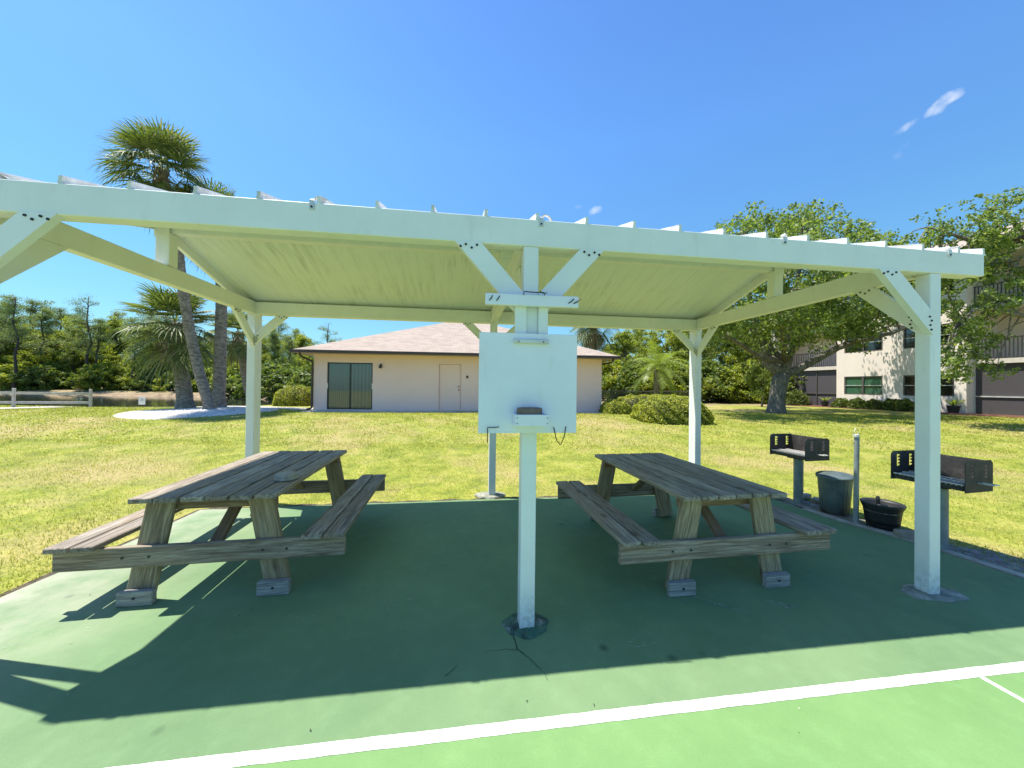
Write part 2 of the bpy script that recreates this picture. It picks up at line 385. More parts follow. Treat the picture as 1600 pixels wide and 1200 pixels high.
# dirt and gravel strip along the right edge of the slab
m = MT('gravel_dirt'); g = m.coord('World'); n = m.noise(g, 9, 7, .75); vo = m.n.new('ShaderNodeTexVoronoi'); vo.inputs['Scale'].default_value = 38; m.l.new(g, vo.inputs['Vector'])
c = m.ramp(n, [(.3, (.10, .085, .065)), (.55, (.27, .24, .20)), (.75, (.46, .42, .36))]); c = m.mix(.35, c, vo.outputs['Color'], 'SOFT_LIGHT')
m.col(c).rough(.95); m.bump(m.math('ADD', n, vo.outputs['Distance']), .9, .02); M_DIRT = m.m
bm = BM(); a = []; b = []
for i in range(61):
    t = i/60; y = 2.75 - 4.6*t
    xe = 4.06 if y > 1.5 else 4.06+(1.5-y)*.22 if y > .3 else 4.33
    a.append(bm.verts.new((xe-.02, y, -.006))); b.append(bm.verts.new((xe+.42+.10*math.sin(i*.9)+.06*math.sin(i*2.7)+.35*sm((1.2-y)/1.5), y, -.004+.006*math.sin(i))))
for i in range(60): bm.faces.new((a[i], a[i+1], b[i+1], b[i]))
tag(obj('dirt_strip', bm, M_DIRT), kind='structure')
M_CONC = flat('concrete', (.40, .37, .32), .85, var=.3, scale=6, bump=.5)
# concrete edging strip between slab and dirt
bm = BM(); pr_ = [(4.12, 1.9), (4.15, 1.5), (4.33, .85), (4.40, .05), (4.43, -2.5)]
for (x0, y0), (x1, y1) in zip(pr_[:-1], pr_[1:]):
    bar(bm, (x0+.05, y0-.004, -.01), (x1+.05, y1+.004, -.01), .09, .03)
tag(obj('kerb_strip', bm, M_CONC), kind='structure')
m = MT('edge_soil'); g = m.coord('World'); n = m.noise(g, 22, 6, .7); m.col(m.ramp(n, [(.35, (.035, .028, .018)), (.65, (.16, .12, .08))])).rough(.95); m.bump(n, 1, .02)
bm = BM(); P_ = [Vector((x, y, 0)) for x, y in slab_poly()[1:66]]; rows = []
for i, p in enumerate(P_):
    t_ = (P_[min(i+1, len(P_)-1)]-P_[max(i-1, 0)]).normalized(); nn = Vector((-t_.y, t_.x, 0)); w_ = .055+.03*math.sin(i*1.7)+random.uniform(-.012, .02)
    q = p+nn*w_; rows.append((bm.verts.new((p.x-nn.x*.01, p.y-nn.y*.01, -.012)), bm.verts.new((q.x, q.y, -.002))))
for a_, b_ in zip(rows[:-1], rows[1:]): bm.faces.new((a_[0], b_[0], b_[1], a_[1]))
tag(obj('soil_edge', bm, m.m), kind='structure')
# bits of leaf and grit lying on the slab
bm = BM()
for k in range(70):
    x, y = random.uniform(-3.6, 4.0), random.uniform(-1.2, 2.6); a = random.uniform(0, 6.28); l_ = random.uniform(.003, .010); w_ = l_*random.uniform(.3, .6); c_, s__ = math.cos(a), math.sin(a)
    bm.faces.new([bm.verts.new((x+c_*u*l_-s__*v*w_, y+s__*u*l_+c_*v*w_, .004+random.uniform(0, .006))) for u, v in ((-1, 0), (0, -1), (1, 0), (0, 1))])
m = MT('leaf_bits'); m.col(m.ramp(m.island(), [(.2, (.04, .03, .02)), (.6, (.20, .13, .06)), (.8, (.55, .52, .45))])).rough(.9)
tag(obj('leaf_litter', bm, m.m), 'tiny bits of dry leaf and grit scattered over the green slab', 'leaf litter', kind='stuff')
# hairline cracks in the slab
M_CRACK = flat('crack', (.012, .02, .018), .9, bump=0)
def crack(pts, w):
    bm = BM(); L_ = []; P = [Vector((*p, 0)) for p in pts]; Q = []
    for i in range(len(P)-1):
        n = max(2, int((P[i+1]-P[i]).length/.02)); 
        for k in range(n): Q.append(P[i].lerp(P[i+1], k/n)+Vector((random.uniform(-.004, .004), random.uniform(-.004, .004), 0)))
    Q.append(P[-1])
    for i, p in enumerate(Q):
        t = (Q[min(i+1, len(Q)-1)]-Q[max(i-1, 0)]).normalized(); nn = Vector((-t.y, t.x, 0)); ww = w*random.uniform(.4, 1.2)*(1-.7*i/len(Q))
        L_.append((bm.verts.new((p.x+nn.x*ww, p.y+nn.y*ww, .0045)), bm.verts.new((p.x-nn.x*ww, p.y-nn.y*ww, .0045))))
    for i in range(len(L_)-1): bm.faces.new((L_[i][0], L_[i+1][0], L_[i+1][1], L_[i][1]))
    tag(obj('slab_crack', bm, M_CRACK), kind='structure')
crack([(-.10, -.10), (-.09, -.22), (-.03, -.30), (.03, -.42), (.04, -.47)], .0035)
crack([(-.09, -.22), (-.18, -.21), (-.30, -.215)], .002)
crack([(-.52, -.37), (-.47, -.33), (-.45, -.30)], .003)

def scuff(pts, w, n=26):
    bm = BM(); P = [Vector((*p, 0)) for p in pts]
    for k in range(n):
        t = random.random()*(len(P)-1); i = min(int(t), len(P)-2); p = P[i].lerp(P[i+1], t-i); d = (P[i+1]-P[i]).normalized(); q = Vector((-d.y, d.x, 0)); p = p+q*random.gauss(0, w)
        l_ = random.uniform(.004, .03); w_ = random.uniform(.0008, .003); bm.faces.new([bm.verts.new((p+d*u*l_+q*v*w_+Vector((0, 0, .0012)))) for u, v in ((-1, 0), (0, -1), (1, 0), (0, 1))])
    tag(obj('slab_scuff', bm, M_SCUFF), kind='structure')
M_SCUFF = flat('scuff', (.34, .40, .33), .8, bump=0)
scuff([(1.35, .18), (1.47, .05), (1.60, -.07)], .006, 40); scuff([(1.87, .06), (2.0, -.04)], .016, 45); scuff([(.62, -.25), (.9, -.3)], .02, 14); scuff([(-1.6, .2), (-.8, .35)], .05, 16); scuff([(-3.3, -.1), (-2.9, .6)], .05, 40)
# ------------------------------------------------------------------ pavilion
PW, PD, ZB, HB = 3.24, 2.86, 2.535, .178; PT = .1
pav = thing('picnic_shelter', 'white painted open shelter with ribbed gable roof on six posts over two picnic tables', 'shelter')
def boxpart(name, x0, x1, y0, y1, z0, z1, mat=M_WHITE, parent=pav, bev=.004):
    bm = BM(); bb(bm, x0, x1, y0, y1, z0, z1, bev); return obj(name, bm, mat, parent)
M_BOLT = flat('dark_bolt', (.03, .03, .028), .5, .6, bump=0)
def add_bolts(parent, pts, axis, r=.0075):
    for p in pts:
        p = Vector(p); bm = BM(); tube(bm, [p, p+Vector(axis)*.006], r, 8); o = obj('bolt', bm, M_BOLT, parent)
    return o
for sx in (-1, 0, 1):
    boxpart('post', sx*PW-.05, sx*PW+.05, -.05 if sx else -.05, .05, -.02, ZB-.001)
    boxpart('post', sx*PW-.05, sx*PW+.05, PD-.05, PD+.05, -.1, ZB-.001)
for sx in (-1, 1):          # second member set just behind the corner posts at the back
    boxpart('post', sx*PW-.045, sx*PW+.045, PD+.056, PD+.12, -.1, ZB-.0)
# eave beams: fascia outside, a lighter board inside
boxpart('beam', -3.35, 3.70, -.055, .0, ZB, ZB+HB); boxpart('beam', -3.34, 3.685, .004, .075, ZB+.012, ZB+HB-.004)
boxpart('beam', -3.295, 3.295, PD-.055, PD+.0, ZB-.01, ZB+HB-.02); boxpart('beam', -3.30, 3.30, PD+.004, PD+.14, ZB+.004, ZB+HB-.004)
ZR = 3.01                                         # underside of the ridge beam
boxpart('ridge_beam', -3.26, 3.26, PD/2-.045, PD/2+.045, ZR, ZR+.14)
def zc(y): # ceiling underside
    s_ = (3.155-(ZB+HB+.004))/(PD/2); return 3.155 - abs(y-PD/2)*s_
for sx in (-1, 0, 1):
    x = sx*PW; w = .045
    boxpart('tie_beam', x-w, x+w, .08, PD-.058, ZB, ZB+.165)
    bm = BM(); bb(bm, x-.06, x+.06, PD/2-.06, PD/2+.045, ZB+.168, ZR-.002, .004); bb(bm, x-.064, x+.064, PD/2-.072, PD/2-.062, ZR-.05, ZR+.135, .002); obj('king_post', bm, M_WHITE, pav)
    add_bolts(pav, [(x-.035, PD/2-.07, ZR+.09), (x+.035, PD/2-.07, ZR+.09), (x-.04, PD/2-.07, ZR+.04), (x+.04, PD/2-.07, ZR+.04)], (0, -1, 0), .006)
    if sx:
        xr_ = x+sx*.085
        for y0, y1 in ((-.05, PD/2), (PD+.12, PD/2)):
            bm = BM(); A = [bm.verts.new(p) for p in ((xr_-.018, y0, zc(y0)-.105), (xr_-.018, y1, zc(y1)-.105), (xr_-.018, y1, zc(y1)-.001), (xr_-.018, y0, zc(y0)-.001))]; B = [bm.verts.new(v.co+Vector((.036, 0, 0))) for v in A]
            bm.faces.new(A); bm.faces.new(B[::-1])
            for i in range(4): bm.faces.new((A[i], B[i], B[(i+1) % 4], A[(i+1) % 4]))
            obj('rafter', bm, M_WHITE, pav)
def brace(p, q, w, t, face, name='brace', bolts=True):
    """board from post (p) up to beam (q), cut level with the post face and beam; face = unit vector of its flat side"""
    p, q, fv = Vector(p), Vector(q), Vector(face); d = (q-p); hd = Vector((d.x, d.y, 0)).normalized()
    n = Vector((-hd.x*d.normalized().z, -hd.y*d.normalized().z, Vector((d.x, d.y, 0)).length/d.length))
    bm = BM(); ang = math.atan2(d.z, math.hypot(d.x, d.y)); hv = w/2/math.sin(math.pi/2-ang); hh = w/2/math.sin(ang)
    prof = [p+Vector((0, 0, -hv)), q+hd*hh, q-hd*hh, p+Vector((0, 0, hv))]
    a = [bm.verts.new(v) for v in prof]; b = [bm.verts.new(v-fv*t) for v in prof]
    bm.faces.new(a); bm.faces.new(b[::-1])
    for i in range(4): bm.faces.new((a[i], b[i], b[(i+1) % 4], a[(i+1) % 4]))
    o = obj(name, bm, M_WHITE, pav)
    if bolts:
        pts = [q+hd*(hh*s)+Vector((0, 0, -.022-z_)) for s, z_ in ((-.7, .0), (-.3, .02), (.15, 0), (.55, .014))]
        pts += [p+Vector((0, 0, hv*s))+hd*z_ for s, z_ in ((-.5, .02), (-.1, .03), (.3, .018), (.65, .035))]
        add_bolts(o, pts, fv)
    return o
# front braces (flat faces to the camera)
for sx in (-1, 0, 1):
    for dx in (-1, 1):
        if (sx == -1 and dx == -1) or (sx == 1 and dx == 1): continue
        x = sx*PW; 
        if sx == 0: brace((x+dx*.052, -.058, 2.13), (x+dx*.42, -.058, ZB+.004), .125, .045, (0, -1, 0))
        else: brace((x+dx*.04, -.060, 2.13), (x+dx*.45, -.060, ZB+.004), .125, .05, (0, -1, 0))
        brace((x+dx*.05, PD-.060, 2.20), (x+dx*.40, PD-.060, ZB-.006), .10, .04, (0, -1, 0))
for sx in (-1, 1):
    x = sx*(PW-.048); fv = (-sx, 0, 0)
    brace((x, .05, 2.16), (x, .44, ZB-.002), .115, .04, fv, bolts=sx > 0); brace((x, PD-.05, 2.16), (x, PD-.44, ZB-.002), .105, .04, fv)
brace((-.02, .05, 2.16), (-.02, .42, ZB-.002), .10, .04, (-1, 0, 0), bolts=False); brace((-.02, PD-.05, 2.2), (-.02, PD-.40, ZB-.002), .08, .04, (-1, 0, 0), bolts=False)
bm = BM(); bar(bm, (-3.262, .078, 0), (-3.262, .165, 2.33), .05, .075, (0, 1, 0), .003); obj('prop_board', bm, M_WHITE, pav)
# roof: front and back pans with raised ribs
m = MT('roof_metal'); g = m.coord('World'); n = m.noise(g, 6, 6, .7)
m.col(m.ramp(n, [(.35, (.55, .53, .50)), (.55, (.78, .78, .76))])).rough(.45); M_ROOFW = m.m
def roof_side(sgn):
    ye = -.052 if sgn < 0 else PD+.12; yr = PD/2 + sgn*.002
    bm = BM(); X0, X1 = -3.355, (3.72 if sgn < 0 else 3.355)
    def P(x, y, up): return bm.verts.new((x, y, zc(y)+up))
    th = .012
    a = [P(X0, ye, 0), P(X1, ye, 0), P(X1, yr, 0), P(X0, yr, 0)]; b = [P(X0, ye, th), P(X1, ye, th), P(X1, yr, th), P(X0, yr, th)]
    f0 = bm.faces.new(a); f0.material_index = 1; bm.faces.new(b)
    for i in range(4): bm.faces.new((a[i], a[(i+1) % 4], b[(i+1) % 4], b[i]))
    # shallow seams seen from below
    for k in range(-21, 22):
        x = .04+.171*k
        if x < X0+.04 or x > X1-.04: continue
        wseam = .004 if k % 2 else .007
        s = [P(x-wseam, ye+.13 if sgn < 0 else ye-.12, -.0035), P(x+wseam, ye+.13 if sgn < 0 else ye-.12, -.0035), P(x+wseam, yr, -.0035), P(x-wseam, yr, -.0035)]
        s2 = [P(x-wseam-.005, ye+.13 if sgn < 0 else ye-.12, .001), P(x+wseam+.005, ye+.13 if sgn < 0 else ye-.12, .001), P(x+wseam+.005, yr, .001), P(x-wseam-.005, yr, .001)]
        bm.faces.new(s).material_index = 1
        for i in range(4): bm.faces.new((s[i], s[(i+1) % 4], s2[(i+1) % 4], s2[i])).material_index = 1
    xs = [x for x in [.04+.342*k for k in range(-10, 12)] if X0+.06 < x < X1-.06] + [X0+.02, X1-.02]
    for x in xs:
        h = .055; y0 = ye + (0 if sgn < 0 else 0)
        pts = [(-.016, th), (-.010, h*.75), (-.014, h), (.006, h+.004), (.012, h*.86), (.006, h*.8), (.010, th)]
        A = [P(x+px_, y0, pz) for px_, pz in pts]; B = [P(x+px_, yr, pz) for px_, pz in pts]
        n_ = len(pts)
        for i in range(n_): bm.faces.new((A[i], A[(i+1) % n_], B[(i+1) % n_], B[i]))
        bm.faces.new(A[::-1]); bm.faces.new(B)
    bm2 = bm
    me = bpy.data.meshes.new('roof_panel'); bm.to_mesh(me); bm.free()
    return obj('roof_panel', me, [M_ROOFW, M_CEIL], pav)
roof_side(-1); roof_side(1)
bm = BM()
for s_ in (-1, 1): bar(bm, (-3.36, PD/2+s_*.09, zc(PD/2+s_*.09)+.088), (3.40, PD/2+s_*.09, zc(PD/2+s_*.09)+.078), .19, .006, (0, s_*.32, 1))
obj('ridge_cap', bm, M_ROOFW, pav)
M_STRAP = flat('strap_metal', (.62, .62, .60), .35, .3, var=.2)
for x in (-3.1, -1.368, .063, 1.888, 3.36):
    bm = BM(); pts = [Vector((x, -.0585, 2.668)), Vector((x, -.0585, 2.725)), Vector((x+.006, -.040, 2.740)), Vector((x+.018, -.025, 2.757)), Vector((x+.040, -.010, 2.768)), Vector((x+.064, .005, 2.766)), Vector((x+.085, .02, 2.752)), Vector((x+.095, .03, 2.735))]
    for p, q in zip(pts[:-1], pts[1:]): bar(bm, p, q, .004, .030, (0, 1, .15) if p.z > 2.73 else (1, 0, 0))
    o = obj('strap', bm, M_STRAP, pav); add_bolts(o, [(x, -.0606, 2.684)], (0, -1, 0), .006)
# footings: rough concrete poured round the posts
m = MT('rough_footing'); g = m.coord('World'); n = m.noise(g, 16, 7, .7); n2 = m.noise(g, 5, 4, .6)
m.col(m.mix(m.ramp(n2, [(.45, (0, 0, 0)), (.6, (1, 1, 1))]), m.ramp(n, [(.35, (.02, .03, .025)), (.5, (.08, .13, .10)), (.68, (.35, .34, .29))]), (.06, .15, .09))).rough(.9)
m.bump(n, 1, .02); M_FOOT = m.m
m = MT('pale_footing'); g = m.coord('World'); n = m.noise(g, 14, 7, .7)
m.col(m.ramp(n, [(.3, (.08, .11, .09)), (.5, (.26, .26, .21)), (.7, (.42, .40, .34))])).rough(.9); m.bump(n, 1, .012); M_FOOT2 = m.m
def footing(x, y, rx, ry, h, mat, rot=0):
    bm = BM(); prev = None; n = 40; c = bm.verts.new((x, y, h))
    rings = []
    for k, (fr, z) in enumerate(((1, 0.001), (.93, h*.7), (.6, h), (.3, h*1.1))):
        ring = []
        for i in range(n):
            a = 2*math.pi*i/n; w = 1+.06*math.sin(3*a+x)+.05*math.sin(7*a)+random.uniform(-.02, .02)
            px_, py_ = rx*fr*w*math.cos(a), ry*fr*w*math.sin(a)
            ring.append(bm.verts.new((x+px_*math.cos(rot)-py_*math.sin(rot), y+px_*math.sin(rot)+py_*math.cos(rot), z+(random.uniform(-.004, .004) if k else 0))))
        rings.append(ring)
    for a_, b_ in zip(rings[:-1], rings[1:]):
        for i in range(n): bm.faces.new((a_[i], a_[(i+1) % n], b_[(i+1) % n], b_[i]))
    for i in range(n): bm.faces.new((rings[-1][i], rings[-1][(i+1) % n], c))
    return obj('footing', bm, mat, pav, smooth=False)
footing(0, 0, .155, .13, .014, M_FOOT); footing(PW+.03, -.01, .23, .12, .018, M_FOOT2, -.12); footing(-PW, 0, .16, .13, .014, M_FOOT); footing(-.02, PD+.02, .22, .16, .03, M_FOOT2)
# trim boards on the centre post above the hanging panel
for x0, x1 in ((-.108, -.032), (.048, .112)): boxpart('trim_board', x0, x1, -.078, -.052, 1.9, 2.2)
# ------------------------------------------------------------------ things on the centre post
M_PANEL = white_paint('panel_paint', (.80, .82, .92), .3)
M_NAIL = flat('black_nail', (.012, .012, .015), .5, .4, bump=0)
pg = thing('peg_rail', 'short white board with four black nails across the top of the centre post', 'peg rail', (.0, -.098, 2.16), R(-1))
bm = BM(); bb(bm, -.305, .305, -.02, .016, -.036, .036, .003); obj('board', bm, M_PANEL, pg)
for x, dx in ((-.28, .02), (-.235, .02), (.235, .035), (.27, .045)):
    bm = BM(); tube(bm, [(x, -.02, -.012), (x+dx*.6, -.026, .002), (x+dx, -.032, .018)], .0035, 6); obj('nail', bm, M_NAIL, pg)
bm = BM(); tube(bm, [(-.062, -.03, .03), (-.058, -.032, .052), (-.03, -.032, .05), (.02, -.032, .048), (.07, -.032, .05), (.075, -.033, .032)], .0035, 6); tube(bm, [(.045, -.03, .06), (.06, -.035, .045), (.09, -.035, .047)], .003, 6); obj('wire', bm, M_NAIL, pg)
pn = thing('hanging_panel', 'square white painted panel fixed low on the centre post of the shelter', 'panel', (-.018, -.092, 1.302), 0)
bm = BM(); bb(bm, -.322, .322, -.01, .008, 0, .645, .002); obj('panel_board', bm, M_PANEL, pn)
for z in (.12, .5):
    bm = BM(); bb(bm, -.03, .065, .010, .040, z, z+.05, .002); obj('spacer', bm, M_PANEL, pn)
bm = BM(); box(bm, (.012, -.021, .592), (.23, .02, .028), bev=.004); obj('metal_strip', bm, M_STRAP, pn)
add_bolts(pn, [(-.07, -.032, .589), (.09, -.032, .589)], (0, -1, 0), .004)
bm = BM(); tube(bm, [(-.19, -.013, .040), (-.235, -.02, .037), (-.262, -.022, .040), (-.264, -.022, .03), (-.263, -.022, -.06)], .0028, 6); obj('hook_wire', bm, M_NAIL, pn)
bm = BM(); pts = [(.168+.082*t, -.014-.01*math.sin(math.pi*t), .038-.40*t*(1-t)*1.1+.004*math.sin(t*20)) for t in [k/18 for k in range(19)]]
tube(bm, pts, .003, 6); obj('cord', bm, M_NAIL, pn)
sh = thing('shelf_box', 'small white wooden box shelf at the bottom of the square white panel', 'shelf', (-.014, -.178, 1.358), 0)
bm = BM(); bb(bm, -.105, .105, -.042, -.030, 0, .072, .002); bb(bm, -.105, .105, .062, .072, 0, .072, .002); bb(bm, -.105, -.093, -.0298, .0618, 0, .072); bb(bm, .093, .105, -.0298, .0618, 0, .072); bb(bm, -.0925, .0925, -.0295, .0615, .002, .014)
obj('box', bm, M_PANEL, sh); add_bolts(sh, [(-.095, -.043, .018), (-.095, -.043, .052), (.095, -.043, .018), (.095, -.043, .052)], (0, -1, 0), .0028)
M_BRN = flat('brown_case', (.17, .12, .10), .55, var=.2, scale=30)
bm = BM(); lathe(bm, [(.0, .0), (.94, .0), (1, .006), (1, .022), (.985, .024), (.985, .027), (1, .029), (.99, .043), (.93, .05), (.6, .053), (.0001, .053)], 40, (0, 0, 0), .082, .042, cap0=False)
o = obj('oval_case', bm, M_BRN, smooth=False); o.location = (-.022, -.162, 1.420); tag(o, 'brown oval lidded case resting in the small white shelf box on the centre post', 'case')
for p in o.data.polygons: p.use_smooth = True

# ------------------------------------------------------------------ picnic tables
def board(parent, name, p, q, w, t, ref, mat, bev=.004):
    M = along(p, q, ref); l = (Vector(q)-Vector(p)).length
    bm = BM(); box(bm, (0, 0, 0), (l, w, t), bev=bev); return obj(name, bm, mat, parent, mw=M)
M_BOLTG = flat('bolt_head', (.05, .055, .06), .5, .5, bump=0)
def jag_planks(xs, y0, y1, z0, z1, gap):
    bm = BM()
    for a, b in zip(xs[:-1], xs[1:]):
        j0, j1 = random.uniform(-.008, .008), random.uniform(-.008, .008); zz = random.uniform(-.0025, .0025); 
        w = (b-a)-gap*random.uniform(.7, 1.4)
        n0 = len(bm.verts); bb(bm, (a+b)/2-w/2, (a+b)/2+w/2, y0+j0, y1+j1, z0+zz, z1+zz, .006)
        bm.verts.ensure_lookup_table(); tw = random.uniform(-.02, .02); bend = random.uniform(-.004, .004)
        for v in bm.verts[n0:]: v.co.z += (v.co.x-(a+b)/2)*tw*v.co.y; v.co.x += bend*(v.co.y > 0)
    return bm
def picnic_table(label, loc, rz, hw, hl, bin_, bout):
    t = thing('picnic_table', label, 'picnic table', loc, rz, 'weathered picnic tables under the shelter')
    n = 6; xs = [-hw+2*hw*k/n for k in range(n+1)]
    obj('tabletop', jag_planks(xs, -hl, hl, .742, .780, .013), WY, t)
    bm_ = (bout-bin_)/2
    for s in (-1, 1):
        xs = sorted([s*bin_, s*(bin_+bout)/2, s*bout]); obj('bench_seat', jag_planks(xs, -hl, hl, .422, .460, .013), WY, t)
    for e in (-1, 1):
        yb = e*(hl-.10)
        board(t, 'cross_beam', (-bout+.01, yb+e*.026, .345), (bout-.01, yb+e*.026, .345), .038, .150, (0, 0, 1), WX, .005)
        board(t, 'top_cleat', (-hw+.06, yb-e*.058, .695), (hw-.06, yb-e*.058, .695), .038, .088, (0, 0, 1), WWARM)
        for s in (-1, 1):
            leg = board(t, 'leg', (s*(hw-.02), yb-e*.014, .02), (s*(hw-.155), yb-e*.014, .738), .042, .178, (1, 0, 0), WLEG, .006)
            LM = along((s*(hw-.02), yb-e*.014, .02), (s*(hw-.155), yb-e*.014, .738), (1, 0, 0))
            # level foot block bolted to the outside of the leg's foot
            bm = BM(); box(bm, (0, 0, 0), (.225, .05, .105), bev=.006)
            blk = obj('foot_block', bm, WBLOCK, leg); blk.matrix_local = LM.inverted() @ Matrix.Translation((s*(hw-.035), yb+e*.036, .053))
            bm = BM(); tube(bm, [(s*(hw-.035), yb+e*.061, .06), (s*(hw-.035), yb+e*.068, .06)], .009, 8)
            b_ = obj('bolt', bm, M_BOLTG, leg); b_.matrix_local = LM.inverted()
        for x in (-.36, .36, -.52, .52):
            bm = BM(); tube(bm, [(x*hw/.47, yb+e*.045, .345), (x*hw/.47, yb+e*.051, .345)], .009, 8); obj('bolt', bm, M_BOLTG, t)
        board(t, 'diagonal_brace', (0, yb-e*.03, .36), (0, yb-e*.52, .735), .085, .038, (1, 0, 0) if False else (0, 0, 1), WWARM)
    board(t, 'top_cleat', (-hw+.1, 0, .722), (hw-.1, 0, .722), .085, .036, (0, 0, 1), WX)
    return t
picnic_table('weathered grey picnic table standing nearer the grills, on the right under the shelter', (1.665, 1.02, 0), R(1.6), .46, .87, .63, .95)
picnic_table('weathered picnic table half in sunlight under the shelter, round dish on its top', (-2.325, 1.435, 0), R(2.0), .485, .94, .655, .965)
bm = BM(); lathe(bm, [(.0, 0), (.080, 0), (.086, .005), (.086, .022), (.082, .024), (.084, .027), (.084, .044), (.079, .050), (.0001, .051)], 32, cap0=False)
o = obj('round_dish', bm, flat('dish_grey', (.34, .31, .27), .8, var=.3, scale=40)); o.location = (-1.93, .93, .784); tag(o, 'grey round lidded dish on top of the left picnic table', 'dish')
for p in o.data.polygons: p.use_smooth = True

# ------------------------------------------------------------------ grills, pole, bin, pot
def grill_mat():
    m = MT('grill_iron'); v = m.coord('Object'); n = m.noise(v, 6, 6, .7)
    m.col(m.ramp(n, [(.35, (.018, .017, .018)), (.55, (.045, .042, .042)), (.72, (.13, .11, .10))])).rough(.7); m.bump(m.noise(v, 60), .3, .004); return m.m
M_IRON = grill_mat(); M_ASH = flat('firebox_rust', (.17, .105, .085), .9, var=.4, scale=12, bump=.4); M_GRATE = flat('grate_steel', (.62, .60, .57), .5, .2, var=.3, scale=30)
M_POLE = flat('galvanised_post', (.20, .24, .25), .55, .3, var=.25, scale=10)
def grill(label, loc, rz, w=.50, dp=.42, zt=.80, hh=.26, pr=.052):
    t = thing('pedestal_grill', label, 'grill', loc, rz, 'park grills beside the slab')
    bm = BM(); tube(bm, [(0, 0, -.1), (0, 0, zt-hh-.03)], pr, 20); obj('post', bm, M_POLE, t, smooth=False)
    bm = BM(); bb(bm, -.10, .10, -.09, .09, zt-hh-.032, zt-hh+.004, .004); obj('bracket', bm, M_IRON, t)
    zb = zt-hh
    bm = BM(); bb(bm, -w/2+.006, w/2-.006, -dp/2, dp/2, zb, zb+.006); bb(bm, -w/2+.006, w/2-.006, dp/2-.006, dp/2, zb+.0065, zt-.01); bb(bm, -w/2+.006, w/2-.006, -dp/2, -dp/2+.006, zb+.0065, zb+.045)
    obj('firebox', bm, M_IRON, t)
    bm = BM(); bb(bm, -w/2+.012, w/2-.012, -dp/2+.01, dp/2-.012, zb+.008, zb+.035); obj('ash', bm, M_ASH, t)
    for s in (-1, 1):                      # side plates with two toothed slots
        bm = BM(); x = s*(w/2); yz = []
        def ring(pts): return [bm.verts.new((x, y, z)) for y, z in pts]
        # outer outline
        o_ = [(-dp/2-.02, zb-.012), (dp/2+.02, zb-.012), (dp/2+.02, zt-.03), (dp/2-.01, zt), (-dp/2+.01, zt), (-dp/2-.02, zt-.03)]
        def slot(yc):
            pts = [(yc-.012, zt-.035), (yc-.012, zt-.165)]; 
            right = []
            for k in range(4):
                z0 = zt-.165+k*.034; right += [(yc+.008, z0), (yc+.036, z0+.010), (yc+.036, z0+.022), (yc+.010, z0+.024)]
            return pts + right + [(yc+.008, zt-.03)]
        outer = ring(o_); eds = []
        for lst in (outer, ring(slot(-dp*.28)), ring(slot(dp*.25))):
            for i in range(len(lst)): eds.append(bm.edges.new((lst[i], lst[(i+1) % len(lst)])))
        bmesh.ops.triangle_fill(bm, use_beauty=True, use_dissolve=False, edges=eds, normal=(1, 0, 0))
        bmesh.ops.solidify(bm, geom=list(bm.faces), thickness=.005)
        obj('side_plate', bm, M_IRON, t)
    bm = BM()
    for k in range(15):
        x = -w/2+.03+k*(w-.06)/14; bar(bm, (x, -dp/2-.01, zb+.052), (x, .05, zb+.062), .009, .009)
    for y, z_ in ((-dp/2-.01, .060), (-dp*.15, .066), (.05, .070)): bar(bm, (-w/2+.015, y, zb+z_), (w/2-.015, y, zb+z_), .010, .008)
    g_ = obj('grate', bm, M_GRATE, t)
    bm = BM(); tube(bm, [(w/2-.02, -.02, zb+.075), (w/2+.10, -.02, zb+.078), (w/2+.10, .05, zb+.078), (w/2-.02, .05, zb+.075)], .006, 8); obj('handle', bm, M_GRATE, g_)
    return t
GA = grill('black pedestal grill on a grey post, the farther one beside the metal bin', (4.33, 2.14, 0), R(-86), .52, .37, .945, .29, .058)
GB = grill('black pedestal grill behind the right shelter post, the nearer and larger one', (4.42, .67, 0), R(-84), .55, .36, .95, .29, .065)
pole = thing('grey_pole', 'slim grey metal pole with wire loop on top between bin and pot', 'pole', (4.30, 1.36, 0))
bm = BM(); tube(bm, [(0, 0, -.1), (.01, 0, 1.06)], .026, 16); obj('shaft', bm, flat('pole_steel', (.30, .33, .34), .5, .4, var=.2), pole)
bm = BM(); lathe(bm, [(.029, 1.04), (.029, 1.068), (.02, 1.075), (.0001, 1.076)], 16, cap0=False); tube(bm, [(-.026, 0, 1.07), (-.03, 0, 1.11), (-.006, 0, 1.15), (.006, 0, 1.15), (.032, 0, 1.11), (.028, 0, 1.07)], .003, 6); obj('cap', bm, M_STRAP, pole)
bn = thing('metal_bin', 'dented grey galvanised ash bin with lid and chain left of the slim pole', 'bin', (4.43, 1.72, -.02), R(20)); bn.scale = (1.0, 1.0, 1.42)
m = MT('galvanised_bin'); v = m.coord('Object'); n = m.noise(v, 7, 6, .7); zz = m.sep(v)[2]
c = m.ramp(n, [(.3, (.07, .10, .105)), (.6, (.145, .185, .18))]); rust = m.math('MULTIPLY', m.math('MULTIPLY_ADD', zz, -9, 1.3, clamp=True), m.ramp(n, [(.35, (.3, .3, .3)), (.6, (1, 1, 1))]))
m.col(m.mix(rust, c, (.035, .025, .02))).rough(.5); m.b.inputs['Metallic'].default_value = .35; M_BIN = m.m
bm = BM(); lathe(bm, [(.14, .0), (.146, .02), (.178, .33), (.182, .335)], 84, wob=lambda a, z: 1+.012*math.sin(a*28)+.015*math.sin(a*2)); obj('body', bm, M_BIN, bn)
bm = BM(); lathe(bm, [(.195, .33), (.197, .345), (.19, .352), (.10, .368), (.03, .375), (.0001, .376)], 40, cap0=False)
for v_ in bm.verts: v_.co.z += .10*v_.co.x*.6+.01
obj('lid', bm, M_BIN, bn)
